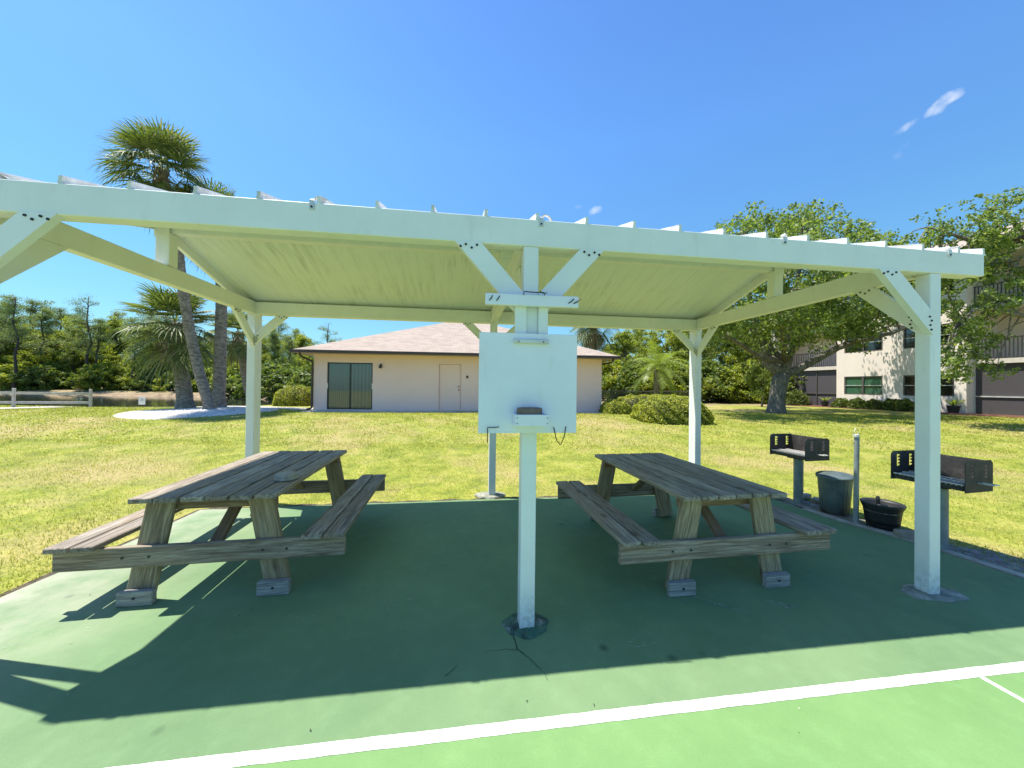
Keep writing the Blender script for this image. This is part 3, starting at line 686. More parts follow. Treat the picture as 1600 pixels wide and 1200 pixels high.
bm = BM(); tube(bm, [(.06+.12*t-.0, -.19+.02*t, .10+.14*t*t) for t in [k/10 for k in range(-10, 11)]], .004, 6); obj('chain', bm, M_NAIL, bn)
pt = thing('black_pot', 'black plastic tub with flared rim on the dirt strip right of the slim pole', 'pot', (4.50, 1.23, -.02)); pt.scale = (1.0, 1.0, 1.15)
M_BLK = flat('black_plastic', (.022, .023, .025), .5, var=.4, scale=6)
bm = BM(); lathe(bm, [(.125, .0), (.135, .01), (.155, .10), (.168, .20), (.172, .205), (.19, .245), (.195, .262), (.188, .266), (.165, .24), (.15, .06), (.0001, .055)], 40); o = obj('tub', bm, M_BLK, pt, smooth=True)
bm = BM(); lathe(bm, [(.0001, .2), (.165, .195), (.168, .18)], 24, cap0=False); obj('ash_fill', bm, M_DIRT, pt)
bm = BM(); tube(bm, [(-.03, .02, .2), (-.035, .02, .30)], [.02, .018], 10); tube(bm, [(-.035, .02, .295), (-.036, .02, .325)], [.024, .014], 10); bb(bm, -.06, .05, -.03, .02, .20, .245, .01); obj('handle', bm, M_BLK, pt)
# loose bricks and stones
M_BRICK = flat('old_brick', (.33, .28, .23), .9, var=.3, scale=14, bump=.6)
for i, (x, y, a, s, lab) in enumerate(((4.42, .93, -30, (.20, .10, .075), 'pale concrete brick lying by the slab edge in front of the black tub'),
        (4.58, 2.30, 12, (.22, .11, .07), 'pale stone brick at the right foot of the farther grill'), (4.60, 2.12, 30, (.16, .10, .06), 'small flat stone nearest the metal bin behind its left side'),
        (4.18, 2.32, -10, (.12, .10, .05), 'small flat stone at the left foot of the farther grill'))):
    bm = BM(); box(bm, (0, 0, s[2]/2), s, bev=.012)
    for v_ in bm.verts: v_.co += Vector([random.uniform(-.004, .004) for _ in range(3)])
    o = obj('loose_brick', bm, M_BRICK); o.location = (x, y, gz(x, y)-.005); o.rotation_euler = (0, 0, R(a)); tag(o, lab, 'brick', 'loose bricks along the slab edge')

# ================================================================== the surroundings
def stucco(name, a, b):
    m = MT(name); g = m.coord('Object'); n = m.noise(g, .7, 5, .6); n2 = m.noise(g, 5, 5, .6)
    c = m.mix(.25, m.ramp(n, [(.35, a), (.65, b)]), m.ramp(n2, [(.3, a), (.7, b)])); m.col(c).rough(.9); m.bump(m.noise(g, 45, 4, .7), .5, .01); return m.m
M_PEACH = stucco('peach_stucco', (.83, .58, .51), (.87, .63, .56)); M_CREAM = stucco('cream_stucco', (.74, .65, .57), (.82, .72, .63))
M_BROWNT = flat('brown_trim', (.055, .032, .028), .45, var=.2); M_DARKF = flat('dark_frame', (.02, .02, .02), .4, var=.2)
def glass_mat(name, c, rough=.06, stripes=None):
    m = MT(name); col = c
    if stripes:
        g = m.coord('Object'); s = m.sep(g)[0]
        w = m.math('SINE', m.math('MULTIPLY', s, stripes)); col = m.mix(m.math('MULTIPLY_ADD', w, .5, .5), c, tuple(x*2.0 for x in c)); m.col(col)
    else: m.col(c)
    m.rough(rough); m.b.inputs['Specular IOR Level'].default_value = .9; m.b.inputs['IOR'].default_value = 1.6; return m.m
# ---- the low house
P1 = pix(490, 600, 15.6); P2 = pix(940, 600, 16.9)
hd_ = Vector((P2.x-P1.x, P2.y-P1.y, 0)); HL = hd_.length; hrot = math.atan2(hd_.y, hd_.x); HZ = .50; HH = 2.46; HDp = 11.0
hs_ = thing('low_house', 'single storey peach stucco house with tan shingle hip roof and brown gutter', 'house', (P1.x, P1.y, HZ), hrot)
HX = lambda px: max(0, min(HL, _hx(px)))
def _hx(px):      # along-wall coordinate of a photo column
    k = (px-800)/F; l1, d1 = LD(P1.x, P1.y); l2, d2 = LD(P2.x, P2.y)
    return HL*(k*d1-l1)/((l2-l1)-k*(d2-d1))
sx0, sx1 = HX(511), HX(582); dx0, dx1 = HX(686), HX(720)
def wall_with_holes(bm, x0, x1, z0, z1, th, holes, y=0):
    """wall in the local XZ plane, outer face at y, going back th; holes = (xa, xb, za, zb)"""
    xs = sorted({x0, x1} | {h[0] for h in holes} | {h[1] for h in holes}); zs = sorted({z0, z1} | {h[2] for h in holes} | {h[3] for h in holes})
    for i in range(len(xs)-1):
        for j in range(len(zs)-1):
            cx_, cz_ = (xs[i]+xs[i+1])/2, (zs[j]+zs[j+1])/2
            if any(h[0] < cx_ < h[1] and h[2] < cz_ < h[3] for h in holes): continue
            a = [bm.verts.new((xs[i], y, zs[j])), bm.verts.new((xs[i+1], y, zs[j])), bm.verts.new((xs[i+1], y, zs[j+1])), bm.verts.new((xs[i], y, zs[j+1]))]
            bm.faces.new(a)
    for h in holes:
        q = [(h[0], h[2]), (h[1], h[2]), (h[1], h[3]), (h[0], h[3])]
        for k in range(4):
            (xa, za), (xb, zb) = q[k], q[(k+1) % 4]
            bm.faces.new([bm.verts.new((xa, y, za)), bm.verts.new((xb, y, zb)), bm.verts.new((xb, y+th, zb)), bm.verts.new((xa, y+th, za))])
bm = BM(); wall_with_holes(bm, 0, HL, -.5, HH, .12, [(sx0, sx1, .02, 2.08), (dx0, dx1, .03, 2.08)]); 
for a, b in (((0, 0), (0, HDp)), ((0, HDp), (HL, HDp)), ((HL, HDp), (HL, 0))):
    bm.faces.new([bm.verts.new((a[0], a[1], -.5)), bm.verts.new((b[0], b[1], -.5)), bm.verts.new((b[0], b[1], HH)), bm.verts.new((a[0], a[1], HH))])
obj('wall', bm, M_PEACH, hs_)
OV = .62; RZ = HH-.02; SL = .40
m = MT('shingle'); g = m.coord('Object'); br = m.n.new('ShaderNodeTexBrick'); mp_ = m.n.new('ShaderNodeMapping'); m.l.new(g, mp_.inputs[0]); mp_.inputs['Scale'].default_value = (1, 1, 1)
m.l.new(mp_.outputs[0], br.inputs['Vector']); br.inputs['Scale'].default_value = 1; br.inputs['Brick Width'].default_value = .32; br.inputs['Row Height'].default_value = .14; br.inputs['Mortar Size'].default_value = .006
br.inputs['Color1'].default_value = (.42, .34, .275, 1); br.inputs['Color2'].default_value = (.28, .22, .18, 1); br.inputs['Mortar'].default_value = (.16, .13, .11, 1)
n = m.noise(g, 1.1, 6, .6); c = m.mix(.35, br.outputs[0], m.ramp(n, [(.35, (.33, .27, .22)), (.65, (.42, .345, .285))])); m.col(c).rough(.9); m.bump(br.outputs['Fac'], .4, .01); M_SHIN = m.m
bm = BM(); x0, x1, y0, y1 = -OV, HL+OV, -OV, HDp+OV; hy = (y1-y0)/2; zt = RZ+.12+hy*SL
e = [(x0, y0, RZ+.12), (x1, y0, RZ+.12), (x1, y1, RZ+.12), (x0, y1, RZ+.12), (x0+hy, (y0+y1)/2, zt), (x1-hy, (y0+y1)/2, zt)]
v = [bm.verts.new(p) for p in e]; bm.faces.new((v[0], v[1], v[5], v[4])); bm.faces.new((v[1], v[2], v[5])); bm.faces.new((v[2], v[3], v[4], v[5])); bm.faces.new((v[3], v[0], v[4]))
rf = obj('roof', bm, M_SHIN, hs_)
M_SOFF = flat('soffit', (.42, .33, .28), .8)
bm = BM(); v = [bm.verts.new(p) for p in ((x0+.02, y0+.02, RZ), (x1-.02, y0+.02, RZ), (x1-.02, y1, RZ), (x0+.02, y1, RZ))]; bm.faces.new(v); obj('soffit', bm, M_SOFF, hs_)
bm = BM()
def gut(a, b):
    bar(bm, (a[0], a[1], RZ+.055), (b[0], b[1], RZ+.055), .11, .12)
gut((x0-.05, y0-.03), (x1+.05, y0-.03)); gut((x0-.03, y0+.03), (x0-.03, y1)); gut((x1+.03, y0+.03), (x1+.03, y1)); obj('gutter', bm, M_BROWNT, hs_)
for sx_, xe in ((1, 0), (-1, HL)):
    bm = BM(); xa = -.34 if sx_ > 0 else HL+.34; xb = -.05 if sx_ > 0 else HL+.05
    pts = [(xa, y0+.06, RZ), (xa, y0+.08, RZ-.10), (xa+sx_*.06, y0+.14, RZ-.17), (xb-sx_*.02, -.09, RZ-.32), (xb, -.02, RZ-.42)]
    if sx_ > 0: pts += [(xb, -.02, .12), (xb-.05, -.05, .05), (xb-.16, -.14, .03)]
    else: pts = pts[:3] + [(HL+.06, .1, RZ-.22)]
    tube(bm, pts, .045, 10); obj('downspout', bm, M_BROWNT, hs_)
# sliding glass door
sd = BM(); 
for x in (sx0, sx1-.05): bb(sd, x, x+.05, .03, .09, .02, 2.08)
for z in (.02, 2.03): bb(sd, sx0+.05, sx1-.05, .03, .09, z, z+.05)
bb(sd, (sx0+sx1)/2-.03, (sx0+sx1)/2+.03, .035, .085, .07, 2.03); sdo = obj('sliding_door', sd, M_DARKF, hs_)
for k, (a, b) in enumerate(((sx0+.05, (sx0+sx1)/2-.03), ((sx0+sx1)/2+.03, sx1-.05))):
    bm = BM(); bb(bm, a, b, .058, .066, .07, 2.03); obj('pane', bm, glass_mat('door_glass', (.03, .052, .06), .04, 75 if k == 0 else 40), sdo)
for x in (sx0+.01, sx1-.01):
    bm = BM(); bb(bm, x-.025, x+.025, .005, .028, .93, 1.17, .004); obj('handle', bm, M_STRAP, sdo)
bm = BM(); bb(bm, dx0+.01, dx1-.01, .05, .09, .03, 2.07, .002); do = obj('door', bm, M_PEACH, hs_)
bm = BM(); 
for x in (dx0-.03, dx1+.003): bb(bm, x, x+.027, -.012, .02, .0, 2.11)
bb(bm, dx0-.03, dx1+.03, -.014, .018, 2.112, 2.14); obj('door_frame', bm, M_PEACH, hs_)
for z in (1.08, .93):
    bm = BM(); tube(bm, [(dx1-.09, .05, z), (dx1-.09, .0, z)], .028, 12); obj('knob', bm, M_DARKF, do)
wl = HX(595); bm = BM(); bb(bm, wl-.04, wl+.04, -.03, 0, 1.93, 2.05, .01); tube(bm, [(wl, -.03, 2.02), (wl, -.10, 2.04), (wl, -.11, 1.98)], .015, 8); lathe(bm, [(.02, 2.0), (.06, 1.97), (.065, 1.86), (.045, 1.85), (.0001, 1.85)], 16, (wl, -.11, 0)); obj('wall_light', bm, M_DARKF, hs_)
wx = HX(730); bm = BM(); bb(bm, wx-.045, wx+.045, -.03, -.001, 1.46, 1.58, .008); obj('socket_box', bm, M_BROWNT, hs_)
# concrete apron in front of the house and the walk leading left
M_WALK = flat('pale_concrete', (.55, .50, .44), .85, var=.15, scale=3, bump=.3)
bm = BM(); bb(bm, -.2, HL+1.3, -.85, .3, -.30, -.02, .01); 
ap = obj('house_apron', bm, M_WALK); ap.matrix_world = Matrix.Translation((P1.x, P1.y, HZ)) @ Matrix.Rotation(hrot, 4, 'Z'); tag(ap, kind='structure')
def ribbon(name, pts, w, mat, th=.05, lift=.015):
    bm = BM(); P = [Vector(p) for p in pts]; Q = []
    for i in range(len(P)-1):
        n = max(1, int((P[i+1]-P[i]).length/.5)); Q += [P[i].lerp(P[i+1], k/n) for k in range(n)]
    Q.append(P[-1]); rows = []
    for i, p in enumerate(Q):
        t = (Q[min(i+1, len(Q)-1)]-Q[max(i-1, 0)]); t.z = 0; t.normalize(); nn = Vector((-t.y, t.x, 0))
        row = []
        for s_, dz in ((-1, -th), (-1, lift), (1, lift), (1, -th)):
            x, y = p.x+nn.x*w/2*s_, p.y+nn.y*w/2*s_; row.append(bm.verts.new((x, y, gz(x, y)+dz)))
        rows.append(row)
    for a, b in zip(rows[:-1], rows[1:]):
        for k in range(3): bm.faces.new((a[k], a[k+1], b[k+1], b[k]))
    return tag(obj(name, bm, mat), kind='structure')
gp = lambda px, D: (lambda p: (p.x, p.y, 0))(pix(px, 600, D))
ribbon('left_path', [gp(-260, 11.2), gp(-60, 13.6), gp(60, 15.2), gp(170, 17.2), gp(270, 17.6), gp(360, 17.3), gp(420, 16.6), gp(500, 16.2)], 1.0, M_WALK)
# ---- shell bed under the palms
m = MT('shell_gravel'); g = m.coord('World'); vo = m.n.new('ShaderNodeTexVoronoi'); vo.inputs['Scale'].default_value = 24; m.l.new(g, vo.inputs['Vector']); n = m.noise(g, 2, 5, .6)
c = m.ramp(vo.outputs['Color'], [(.15, (.42, .37, .31)), (.5, (.72, .68, .62)), (.9, (.85, .82, .78))]); m.col(m.mix(m.math('MULTIPLY', m.ramp(n, [(.5, (0, 0, 0)), (.7, (1, 1, 1))]), .5), c, (.30, .22, .15))).rough(.9); m.bump(vo.outputs['Distance'], 1, .03)
bm = BM(); rings = []; nn_ = 72
for fr in (.02, .3, .55, .75, .9, .985, 1.02):
    ring = []
    for i in range(nn_):
        a = 2*math.pi*i/nn_; w = 1+.03*math.sin(3*a)+.015*math.sin(8*a); x, y = XY(MOUND[0]+MOUND[2]*fr*w*math.cos(a), MOUND[1]+MOUND[3]*fr*w*math.sin(a))
        ring.append(bm.verts.new((x, y, gz(x, y)+(.02 if fr < 1 else -.03))))
    rings.append(ring)
for a_, b_ in zip(rings[:-1], rings[1:]):
    for i in range(nn_): bm.faces.new((a_[i], a_[(i+1) % nn_], b_[(i+1) % nn_], b_[i]))
bm.faces.new(rings[0]); tag(obj('shell_bed', bm, m.m), kind='structure')

# ------------------------------------------------------------------ foliage
def leaf_mat(name, cols, trans=.35, scale=1.2, rough=.55):
    m = MT(name); n = m.noise(m.coord('World'), scale, 4, .6)
    f = m.math('MULTIPLY_ADD', m.island(), .55, m.math('MULTIPLY_ADD', n, .8, -.18))
    c = m.ramp(f, [(i/(len(cols)-1)*.7+.15, x) for i, x in enumerate(cols)])
    m.col(c).rough(rough); t = m.n.new('ShaderNodeBsdfTranslucent'); mm = m.mix(1.0, c, (1.25, 1.35, .55), 'MULTIPLY'); m.l.new(mm, t.inputs[0])
    a = m.n.new('ShaderNodeMixShader'); a.inputs[0].default_value = trans; m.l.new(m.b.outputs[0], a.inputs[1]); m.l.new(t.outputs[0], a.inputs[2])
    m.l.new(a.outputs[0], m.n['Material Output'].inputs[0]); return m.m
L_OAK = leaf_mat('oak_leaves', [(.06, .10, .026), (.14, .20, .05), (.25, .32, .085), (.38, .42, .14)], .5)
L_WOOD = leaf_mat('wood_leaves', [(.09, .13, .022), (.21, .26, .035), (.35, .38, .055), (.50, .46, .09)], .5, .35)
L_WOOD2 = leaf_mat('dark_leaves', [(.04, .075, .02), (.11, .16, .035), (.19, .24, .05), (.30, .33, .07)], .45, .35)
L_PINE = leaf_mat('pine_needles', [(.09, .14, .05), (.16, .22, .08), (.25, .30, .11), (.36, .38, .16)], .4, .5)
L_PALM = leaf_mat('palm_fronds', [(.045, .075, .022), (.11, .155, .04), (.19, .235, .065), (.27, .27, .16)], .3, 1.5, .55)
L_DATE = leaf_mat('date_fronds', [(.14, .20, .04), (.28, .34, .08), (.42, .45, .14)], .45, 1.5, .4)
L_HEDGE = leaf_mat('hedge_leaves', [(.05, .07, .014), (.20, .24, .028), (.42, .43, .045), (.60, .56, .08)], .4, 3)
def bark(name, a, b, sc=(6, 6, 1.5)):
    m = MT(name); g = m.coord('Object', sc); n = m.noise(g, 2.2, 7, .7); m.col(m.ramp(n, [(.35, a), (.65, b)])).rough(.95); m.bump(n, .9, .03); return m.m
B_OAK = bark('oak_bark', (.07, .062, .054), (.26, .235, .20)); B_PALM = bark('palm_bark', (.10, .08, .06), (.36, .31, .25), (3, 3, 6)); B_PINE = bark('pine_bark', (.05, .035, .03), (.16, .12, .10))
def rand_dirs(n):
    v = rng.normal(size=(n, 3)); return v/np.linalg.norm(v, axis=1)[:, None]
def leaves(centers, rad, per, size, flat_=1.0, updir=.3, asp=.5):
    """leaf rhombi scattered in clumps. centers (k,3), rad (k,), per per clump"""
    k = len(centers); idx = np.repeat(np.arange(k), per); n = len(idx)
    d = rand_dirs(n); rr = rng.random(n)**.45
    p = centers[idx] + d*np.array([1, 1, flat_])*(rad[idx]*rr)[:, None]
    nrm = rand_dirs(n)*.9 + d*.5 + np.array([0, 0, updir]); nrm /= np.linalg.norm(nrm, axis=1)[:, None]
    a = np.cross(nrm, rand_dirs(n)); a /= np.linalg.norm(a, axis=1)[:, None]; b = np.cross(nrm, a)
    s = (size*(.6+.8*rng.random(n)))[:, None]
    V = np.stack([p-a*s, p+b*s*asp, p+a*s, p-b*s*asp], 1); return V.reshape(-1, 3)
def tree_obj(label, cat, loc, trunk_bm, leafV, lm, bmk, group=None, name='tree', extra=None):
    t = thing(name, label, cat, loc, 0, group)
    obj('trunk', trunk_bm, bmk, t, smooth=True)
    me = npmesh('crown', leafV, 4); obj('crown', me, lm, t); return t
def branch_path(p, q, bend=.15, n=6):
    p, q = Vector(p), Vector(q); l = (q-p).length; j = Vector([random.uniform(-1, 1) for _ in range(3)])*bend*l
    return [p.lerp(q, t) + j*math.sin(math.pi*t)*1 + Vector([random.uniform(-.02, .02)*l for _ in range(3)])*(0 < t < 1) for t in [i/(n-1) for i in range(n)]]

# ---- the big live oak
OD = 17.9; ob = onground(1213, OD)
def oak():
    loc = ob; bm = BM(); T = lambda px, py, D=OD: pix(px, py, D) - loc
    trunk = [Vector((0, 0, -.2)), Vector((0, 0, .12)), Vector((.02, 0, .6)), T(1218, 598), T(1222, 585)]
    tube(bm, trunk, [.52, .42, .34, .35, .34], 18)
    fork = T(1222, 586); limbs = []
    spec = [([T(1203, 570, 18), T(1195, 545, 18.2), T(1180, 500, 18.5), T(1165, 440, 18.5), T(1150, 380, 18.6)], .27),
            ([T(1232, 560, 18), T(1235, 520, 18), T(1245, 460, 17.8), T(1250, 400, 17.6), T(1255, 345, 17.8)], .24),
            ([T(1245, 578, 17.8), T(1275, 562, 17.5), T(1310, 543, 17.2), T(1345, 532, 17), T(1395, 520, 16.8), T(1440, 500, 16.6)], .22),
            ([T(1260, 520, 17), T(1290, 470, 16.4), T(1330, 420, 16), T(1380, 380, 15.8)], .16),
            ([T(1190, 560, 17.6), T(1160, 540, 17), T(1125, 520, 16.5), T(1095, 490, 16.3)], .15),
            ([T(1230, 540, 18.5), T(1260, 500, 20), T(1300, 440, 21), T(1340, 390, 21.5)], .18),
            ([T(1200, 540, 18.8), T(1160, 500, 20.2), T(1120, 440, 21)], .16),
            ([T(1225, 540, 17), T(1220, 490, 15.5), T(1215, 440, 14.8)], .15)]
    pts = []
    for path, r in spec:
        full = [fork] + path if r > .2 else [T(1225, 565)] + path
        n = len(full); tube(bm, full, [r*(1-.75*i/(n-1)) for i in range(n)], 10)
        for a, b in zip(full[1:-1], full[2:]):
            for t in np.linspace(0, 1, 5): pts.append(a.lerp(b, t))
        pts.append(full[-1])
    # clump centres filling the crown
    C = []; tries = 0
    while len(C) < 260 and tries < 9000:
        tries += 1
        u = random.uniform(-1, 1); v = random.uniform(-1, 1); w = random.uniform(-1, 1)
        q = u*u+v*v+w*w
        if q > 1 or q < .22: continue
        top = 330 + 55*abs(u)**1.6
        px = 1240 + u*210; D = 18.2 + v*5.2
        yb = 575 - 45*max(0, u) - 25*(1-abs(u)); py = top + (yb-top)*(.5-.5*w)
        p = T(px, py, D)
        if p.z < 2.1: continue
        if all((p-c).length > .56 for c in C): C.append(p)
    for c in C:
        s = min(pts, key=lambda q: (q-c).length + max(0, q.z-c.z)*.8); 
        tube(bm, branch_path(s, c, .12, 5), [.045, .036, .028, .02, .008], 5, cap=False)
    C = np.array([tuple(c) for c in C]); sub = []
    for c in C:                                # each clump splits into small sprays
        k = 9; sub.append(c + rng.normal(size=(k, 3))*np.array([.42, .42, .34]))
    S = np.concatenate(sub); return bm, leaves(S, np.full(len(S), .34)*(.6+.8*rng.random(len(S))), 27, .078, .8)
bm, V = oak(); tree_obj('broad live oak with thick forked trunk standing on the lawn before the apartment block', 'tree', ob, bm, V, L_OAK, B_OAK, name='oak_tree')
# ---- second oak whose boughs reach in from the right in front of the apartment block
def oak_right():
    loc = onground(1690, 13.6); T = lambda px, py, D=13.4: pix(px, py, D)-loc; bm = BM()
    tube(bm, [Vector((0, 0, -.2)), Vector((0, 0, .3)), T(1690, 560), T(1680, 500)], [.42, .30, .25, .22], 12); fork = T(1680, 500); pts = []
    spec = [([T(1650, 470, 13.2), T(1600, 430, 13), T(1550, 390, 12.8), T(1500, 370, 12.8), T(1450, 355, 12.8)], .15), ([T(1640, 500, 13), T(1580, 490, 12.8), T(1530, 480, 12.8), T(1500, 500, 12.7)], .12),
            ([T(1660, 450, 13.6), T(1620, 390, 13.4), T(1580, 340, 13.3), T(1550, 325, 13.2)], .12), ([T(1700, 440, 13.8), T(1720, 380, 13.6), T(1700, 330, 13.6)], .12)]
    for path, r in spec:
        full = [fork]+path; n = len(full); tube(bm, full, [r*(1-.8*i/(n-1)) for i in range(n)], 8)
        for a, b in zip(full[1:-1], full[2:]):
            for t in np.linspace(0, 1, 5): pts.append(a.lerp(b, t))
    C = []; spots = [(1475, 470, 45, 45), (1500, 420, 60, 50), (1540, 400, 60, 50), (1585, 350, 45, 45), (1510, 370, 55, 28), (1450, 375, 40, 22), (1555, 335, 28, 22), (1480, 545, 28, 45), (1500, 545, 28, 32), (1530, 500, 34, 30), (1545, 560, 30, 35), (1515, 470, 40, 40), (1560, 460, 35, 50), (1660, 400, 60, 80), (1720, 470, 40, 90)]
    for cx_, cy_, rx_, ry_ in spots:
        for _ in range(int(rx_*ry_/270)+2):
            a = random.uniform(0, 6.28); q = math.sqrt(random.random()); C.append(T(cx_+rx_*q*math.cos(a), cy_+ry_*q*math.sin(a), 12.9+random.uniform(-.9, .9)))
    for c in C:
        s = min(pts, key=lambda q: (q-c).length); tube(bm, branch_path(s, c, .12, 5), [.028, .022, .017, .012, .005], 5, cap=False)
    C = np.array([tuple(c) for c in C]); S = np.concatenate([c+rng.normal(size=(6, 3))*.24 for c in C])
    tree_obj('sparse oak whose boughs reach in from the right edge before the apartment balconies', 'tree', loc, bm, leaves(S, np.full(len(S), .20)*(.6+.8*rng.random(len(S))), 22, .06, .8), L_OAK, B_OAK, name='oak_tree')
oak_right()

# ---- fan palms
def fan_leaf(base, d, L_, size, droop, nseg=34):
    """costapalmate leaf: petiole from base along d, then a fan of folded drooping segments"""
    d = d.normalized(); side = d.cross(Vector((0, 0, 1)))
    side = side.normalized() if side.length > .1 else Vector((1, 0, 0)); upv = side.cross(d).normalized(); out = []; pet = []
    mid = base + d*L_*.5 + Vector((0, 0, .05)); hub = base + d*L_ + Vector((0, 0, -.12*L_))
    w = .018
    for a, b in ((base, mid), (mid, hub)): pet.append([a-side*w, a+side*w, b+side*w*.7, b-side*w*.7])
    dd = (hub-mid).normalized()
    for k in range(nseg):
        th = (k/(nseg-1)-.5)*R(250); sl = size*(.62+.38*math.cos(th*.62))*random.uniform(.88, 1.05)
        dirv = (dd*math.cos(th)+side*math.sin(th)+upv*.22*abs(math.sin(th))).normalized()
        nrm = dirv.cross(upv).normalized()*(.5 if k % 2 else 1); ww = .023*size/.9
        p0 = hub; p1 = hub+dirv*sl*.45 + Vector((0, 0, -droop*.10*sl)); p2 = hub+dirv*sl*.8+Vector((0, 0, -droop*.42*sl)); p3 = hub+dirv*sl*.98+Vector((0, 0, -droop*.85*sl))
        fold = upv*.012*(1 if k % 2 else -1)
        out += [[p0-nrm*.004, p0+nrm*.004, p1+nrm*ww+fold, p1-nrm*ww-fold], [p1-nrm*ww-fold, p1+nrm*ww+fold, p2+nrm*ww*.7, p2-nrm*ww*.7], [p2-nrm*ww*.7, p2+nrm*ww*.7, p3+nrm*.002, p3-nrm*.002]]
    return out, pet
L_DEAD = leaf_mat('dead_fronds', [(.12, .08, .045), (.26, .18, .10), (.36, .28, .18)], .2, 2)
def fan_palm(label, base, path, r0_, r1_, n, L_, size, seed, dead=4, group=None, zspread=(-.85, 1.0)):
    random.seed(seed); bm = BM(); pp = [Vector(p)-Vector(base) for p in path]
    # resample with ring marks
    Q = []; 
    for i in range(len(pp)-1):
        k = max(2, int((pp[i+1]-pp[i]).length/.09)); Q += [pp[i].lerp(pp[i+1], t/k) for t in range(k)]
    Q.append(pp[-1]); tot = len(Q)
    # smooth
    for _ in range(12): Q = [Q[0]]+[(Q[i-1]+Q[i]*2+Q[i+1])/4 for i in range(1, tot-1)]+[Q[-1]]
    tube(bm, Q, [(r0_*(1.35-.35*min(1, i*.09/.5)) if i*.09 < .5 else r0_+(r1_-r0_)*i/tot)*(1+random.uniform(-.035, .035)) for i in range(tot)], 14)
    top = Q[-1]; ls_, pt_, dl = [], [], []
    for k in range(n):
        az = k*2.399963+random.uniform(-.3, .3); el = zspread[0]+(zspread[1]-zspread[0])*((k+.5)/n)**.8
        el += random.uniform(-.22, .22); d = Vector((math.cos(az)*math.cos(el*1.35), math.sin(az)*math.cos(el*1.35), math.sin(el*1.35)))
        a, b = fan_leaf(top+Vector((0, 0, -.25+.35*k/n)), d, L_*random.uniform(.8, 1.1), size*random.uniform(.85, 1.1), .12+.30*(el < .1)+random.uniform(-.05, .2)); ls_ += a; pt_ += b
    for k in range(dead):
        az = random.uniform(0, 6.28); d = Vector((math.cos(az)*.6, math.sin(az)*.6, -.8)); a, b = fan_leaf(top+Vector((0, 0, -.3)), d, L_*.6, size*.8, .9, 20); dl += a
    t = thing('fan_palm', label, 'palm tree', base, 0, group)
    obj('trunk', bm, B_PALM, t, smooth=True)
    obj('crown', npmesh('crown', [tuple(v) for q in ls_+pt_ for v in q], 4), L_PALM, t)
    if dl: obj('dead_fronds', npmesh('dead_fronds', [tuple(v) for q in dl for v in q], 4), L_DEAD, t)
    # leaf-base boots under the crown
    bm = BM()
    for k in range(36):
        az = k*2.4; z = -.75+.75*k/36; r_ = r1_*1.1; p = top+Vector((math.cos(az)*r_, math.sin(az)*r_, z)); bar(bm, p-Vector((0, 0, .12)), p+Vector((math.cos(az)*.09, math.sin(az)*.09, .14)), .07, .02, (math.cos(az), math.sin(az), .2))
    obj('leaf_bases', bm, B_PALM, t); return t
b1 = onground(330, 14.3); fan_palm('tallest fan palm with leaning curved trunk rising from the white shell bed', b1, [b1-Vector((0, 0, .2)), pix(329, 640, 14.3), pix(312, 585, 14.3), pix(298, 525, 14.3), pix(285, 450, 14.2), pix(278, 385, 14.1), pix(262, 320, 14), pix(252, 262, 14)], .19, .15, 46, .95, 1.1, 3, group='fan palms on the shell bed')
b2 = onground(291, 15.6); fan_palm('lowest fan palm of the shell bed, thick trunk, full crown against the wood', b2, [b2-Vector((0, 0, .2)), pix(290, 632, 15.6), pix(284, 580, 15.6), pix(279, 530, 15.6), pix(274, 505, 15.6)], .30, .22, 42, 1.1, 1.2, 5, dead=6, group='fan palms on the shell bed')
b3 = onground(342, 15.8); fan_palm('upright fan palm just behind the back left shelter post, crown cut by the roof', b3, [b3-Vector((0, 0, .2)), pix(342, 635, 15.8), pix(344, 560, 15.8), pix(346, 480, 15.8), pix(345, 400, 15.8), pix(338, 345, 15.8)], .25, .18, 40, .9, 1.1, 9, group='fan palms on the shell bed')
b4 = onground(400, 21); fan_palm('fan palm standing behind the shell bed palms towards the house', b4, [b4-Vector((0, 0, .2)), pix(385, 600, 21), pix(372, 520, 21)], .22, .18, 30, .9, 1.1, 15, group='fan palms on the shell bed')
b5 = onground(928, 25); fan_palm('fan palm whose crown hangs over the right end of the house roof', b5, [b5-Vector((0, 0, .2)), pix(928, 560, 25), pix(927, 505, 25)], .24, .2, 36, 1.0, 1.2, 21, dead=7)
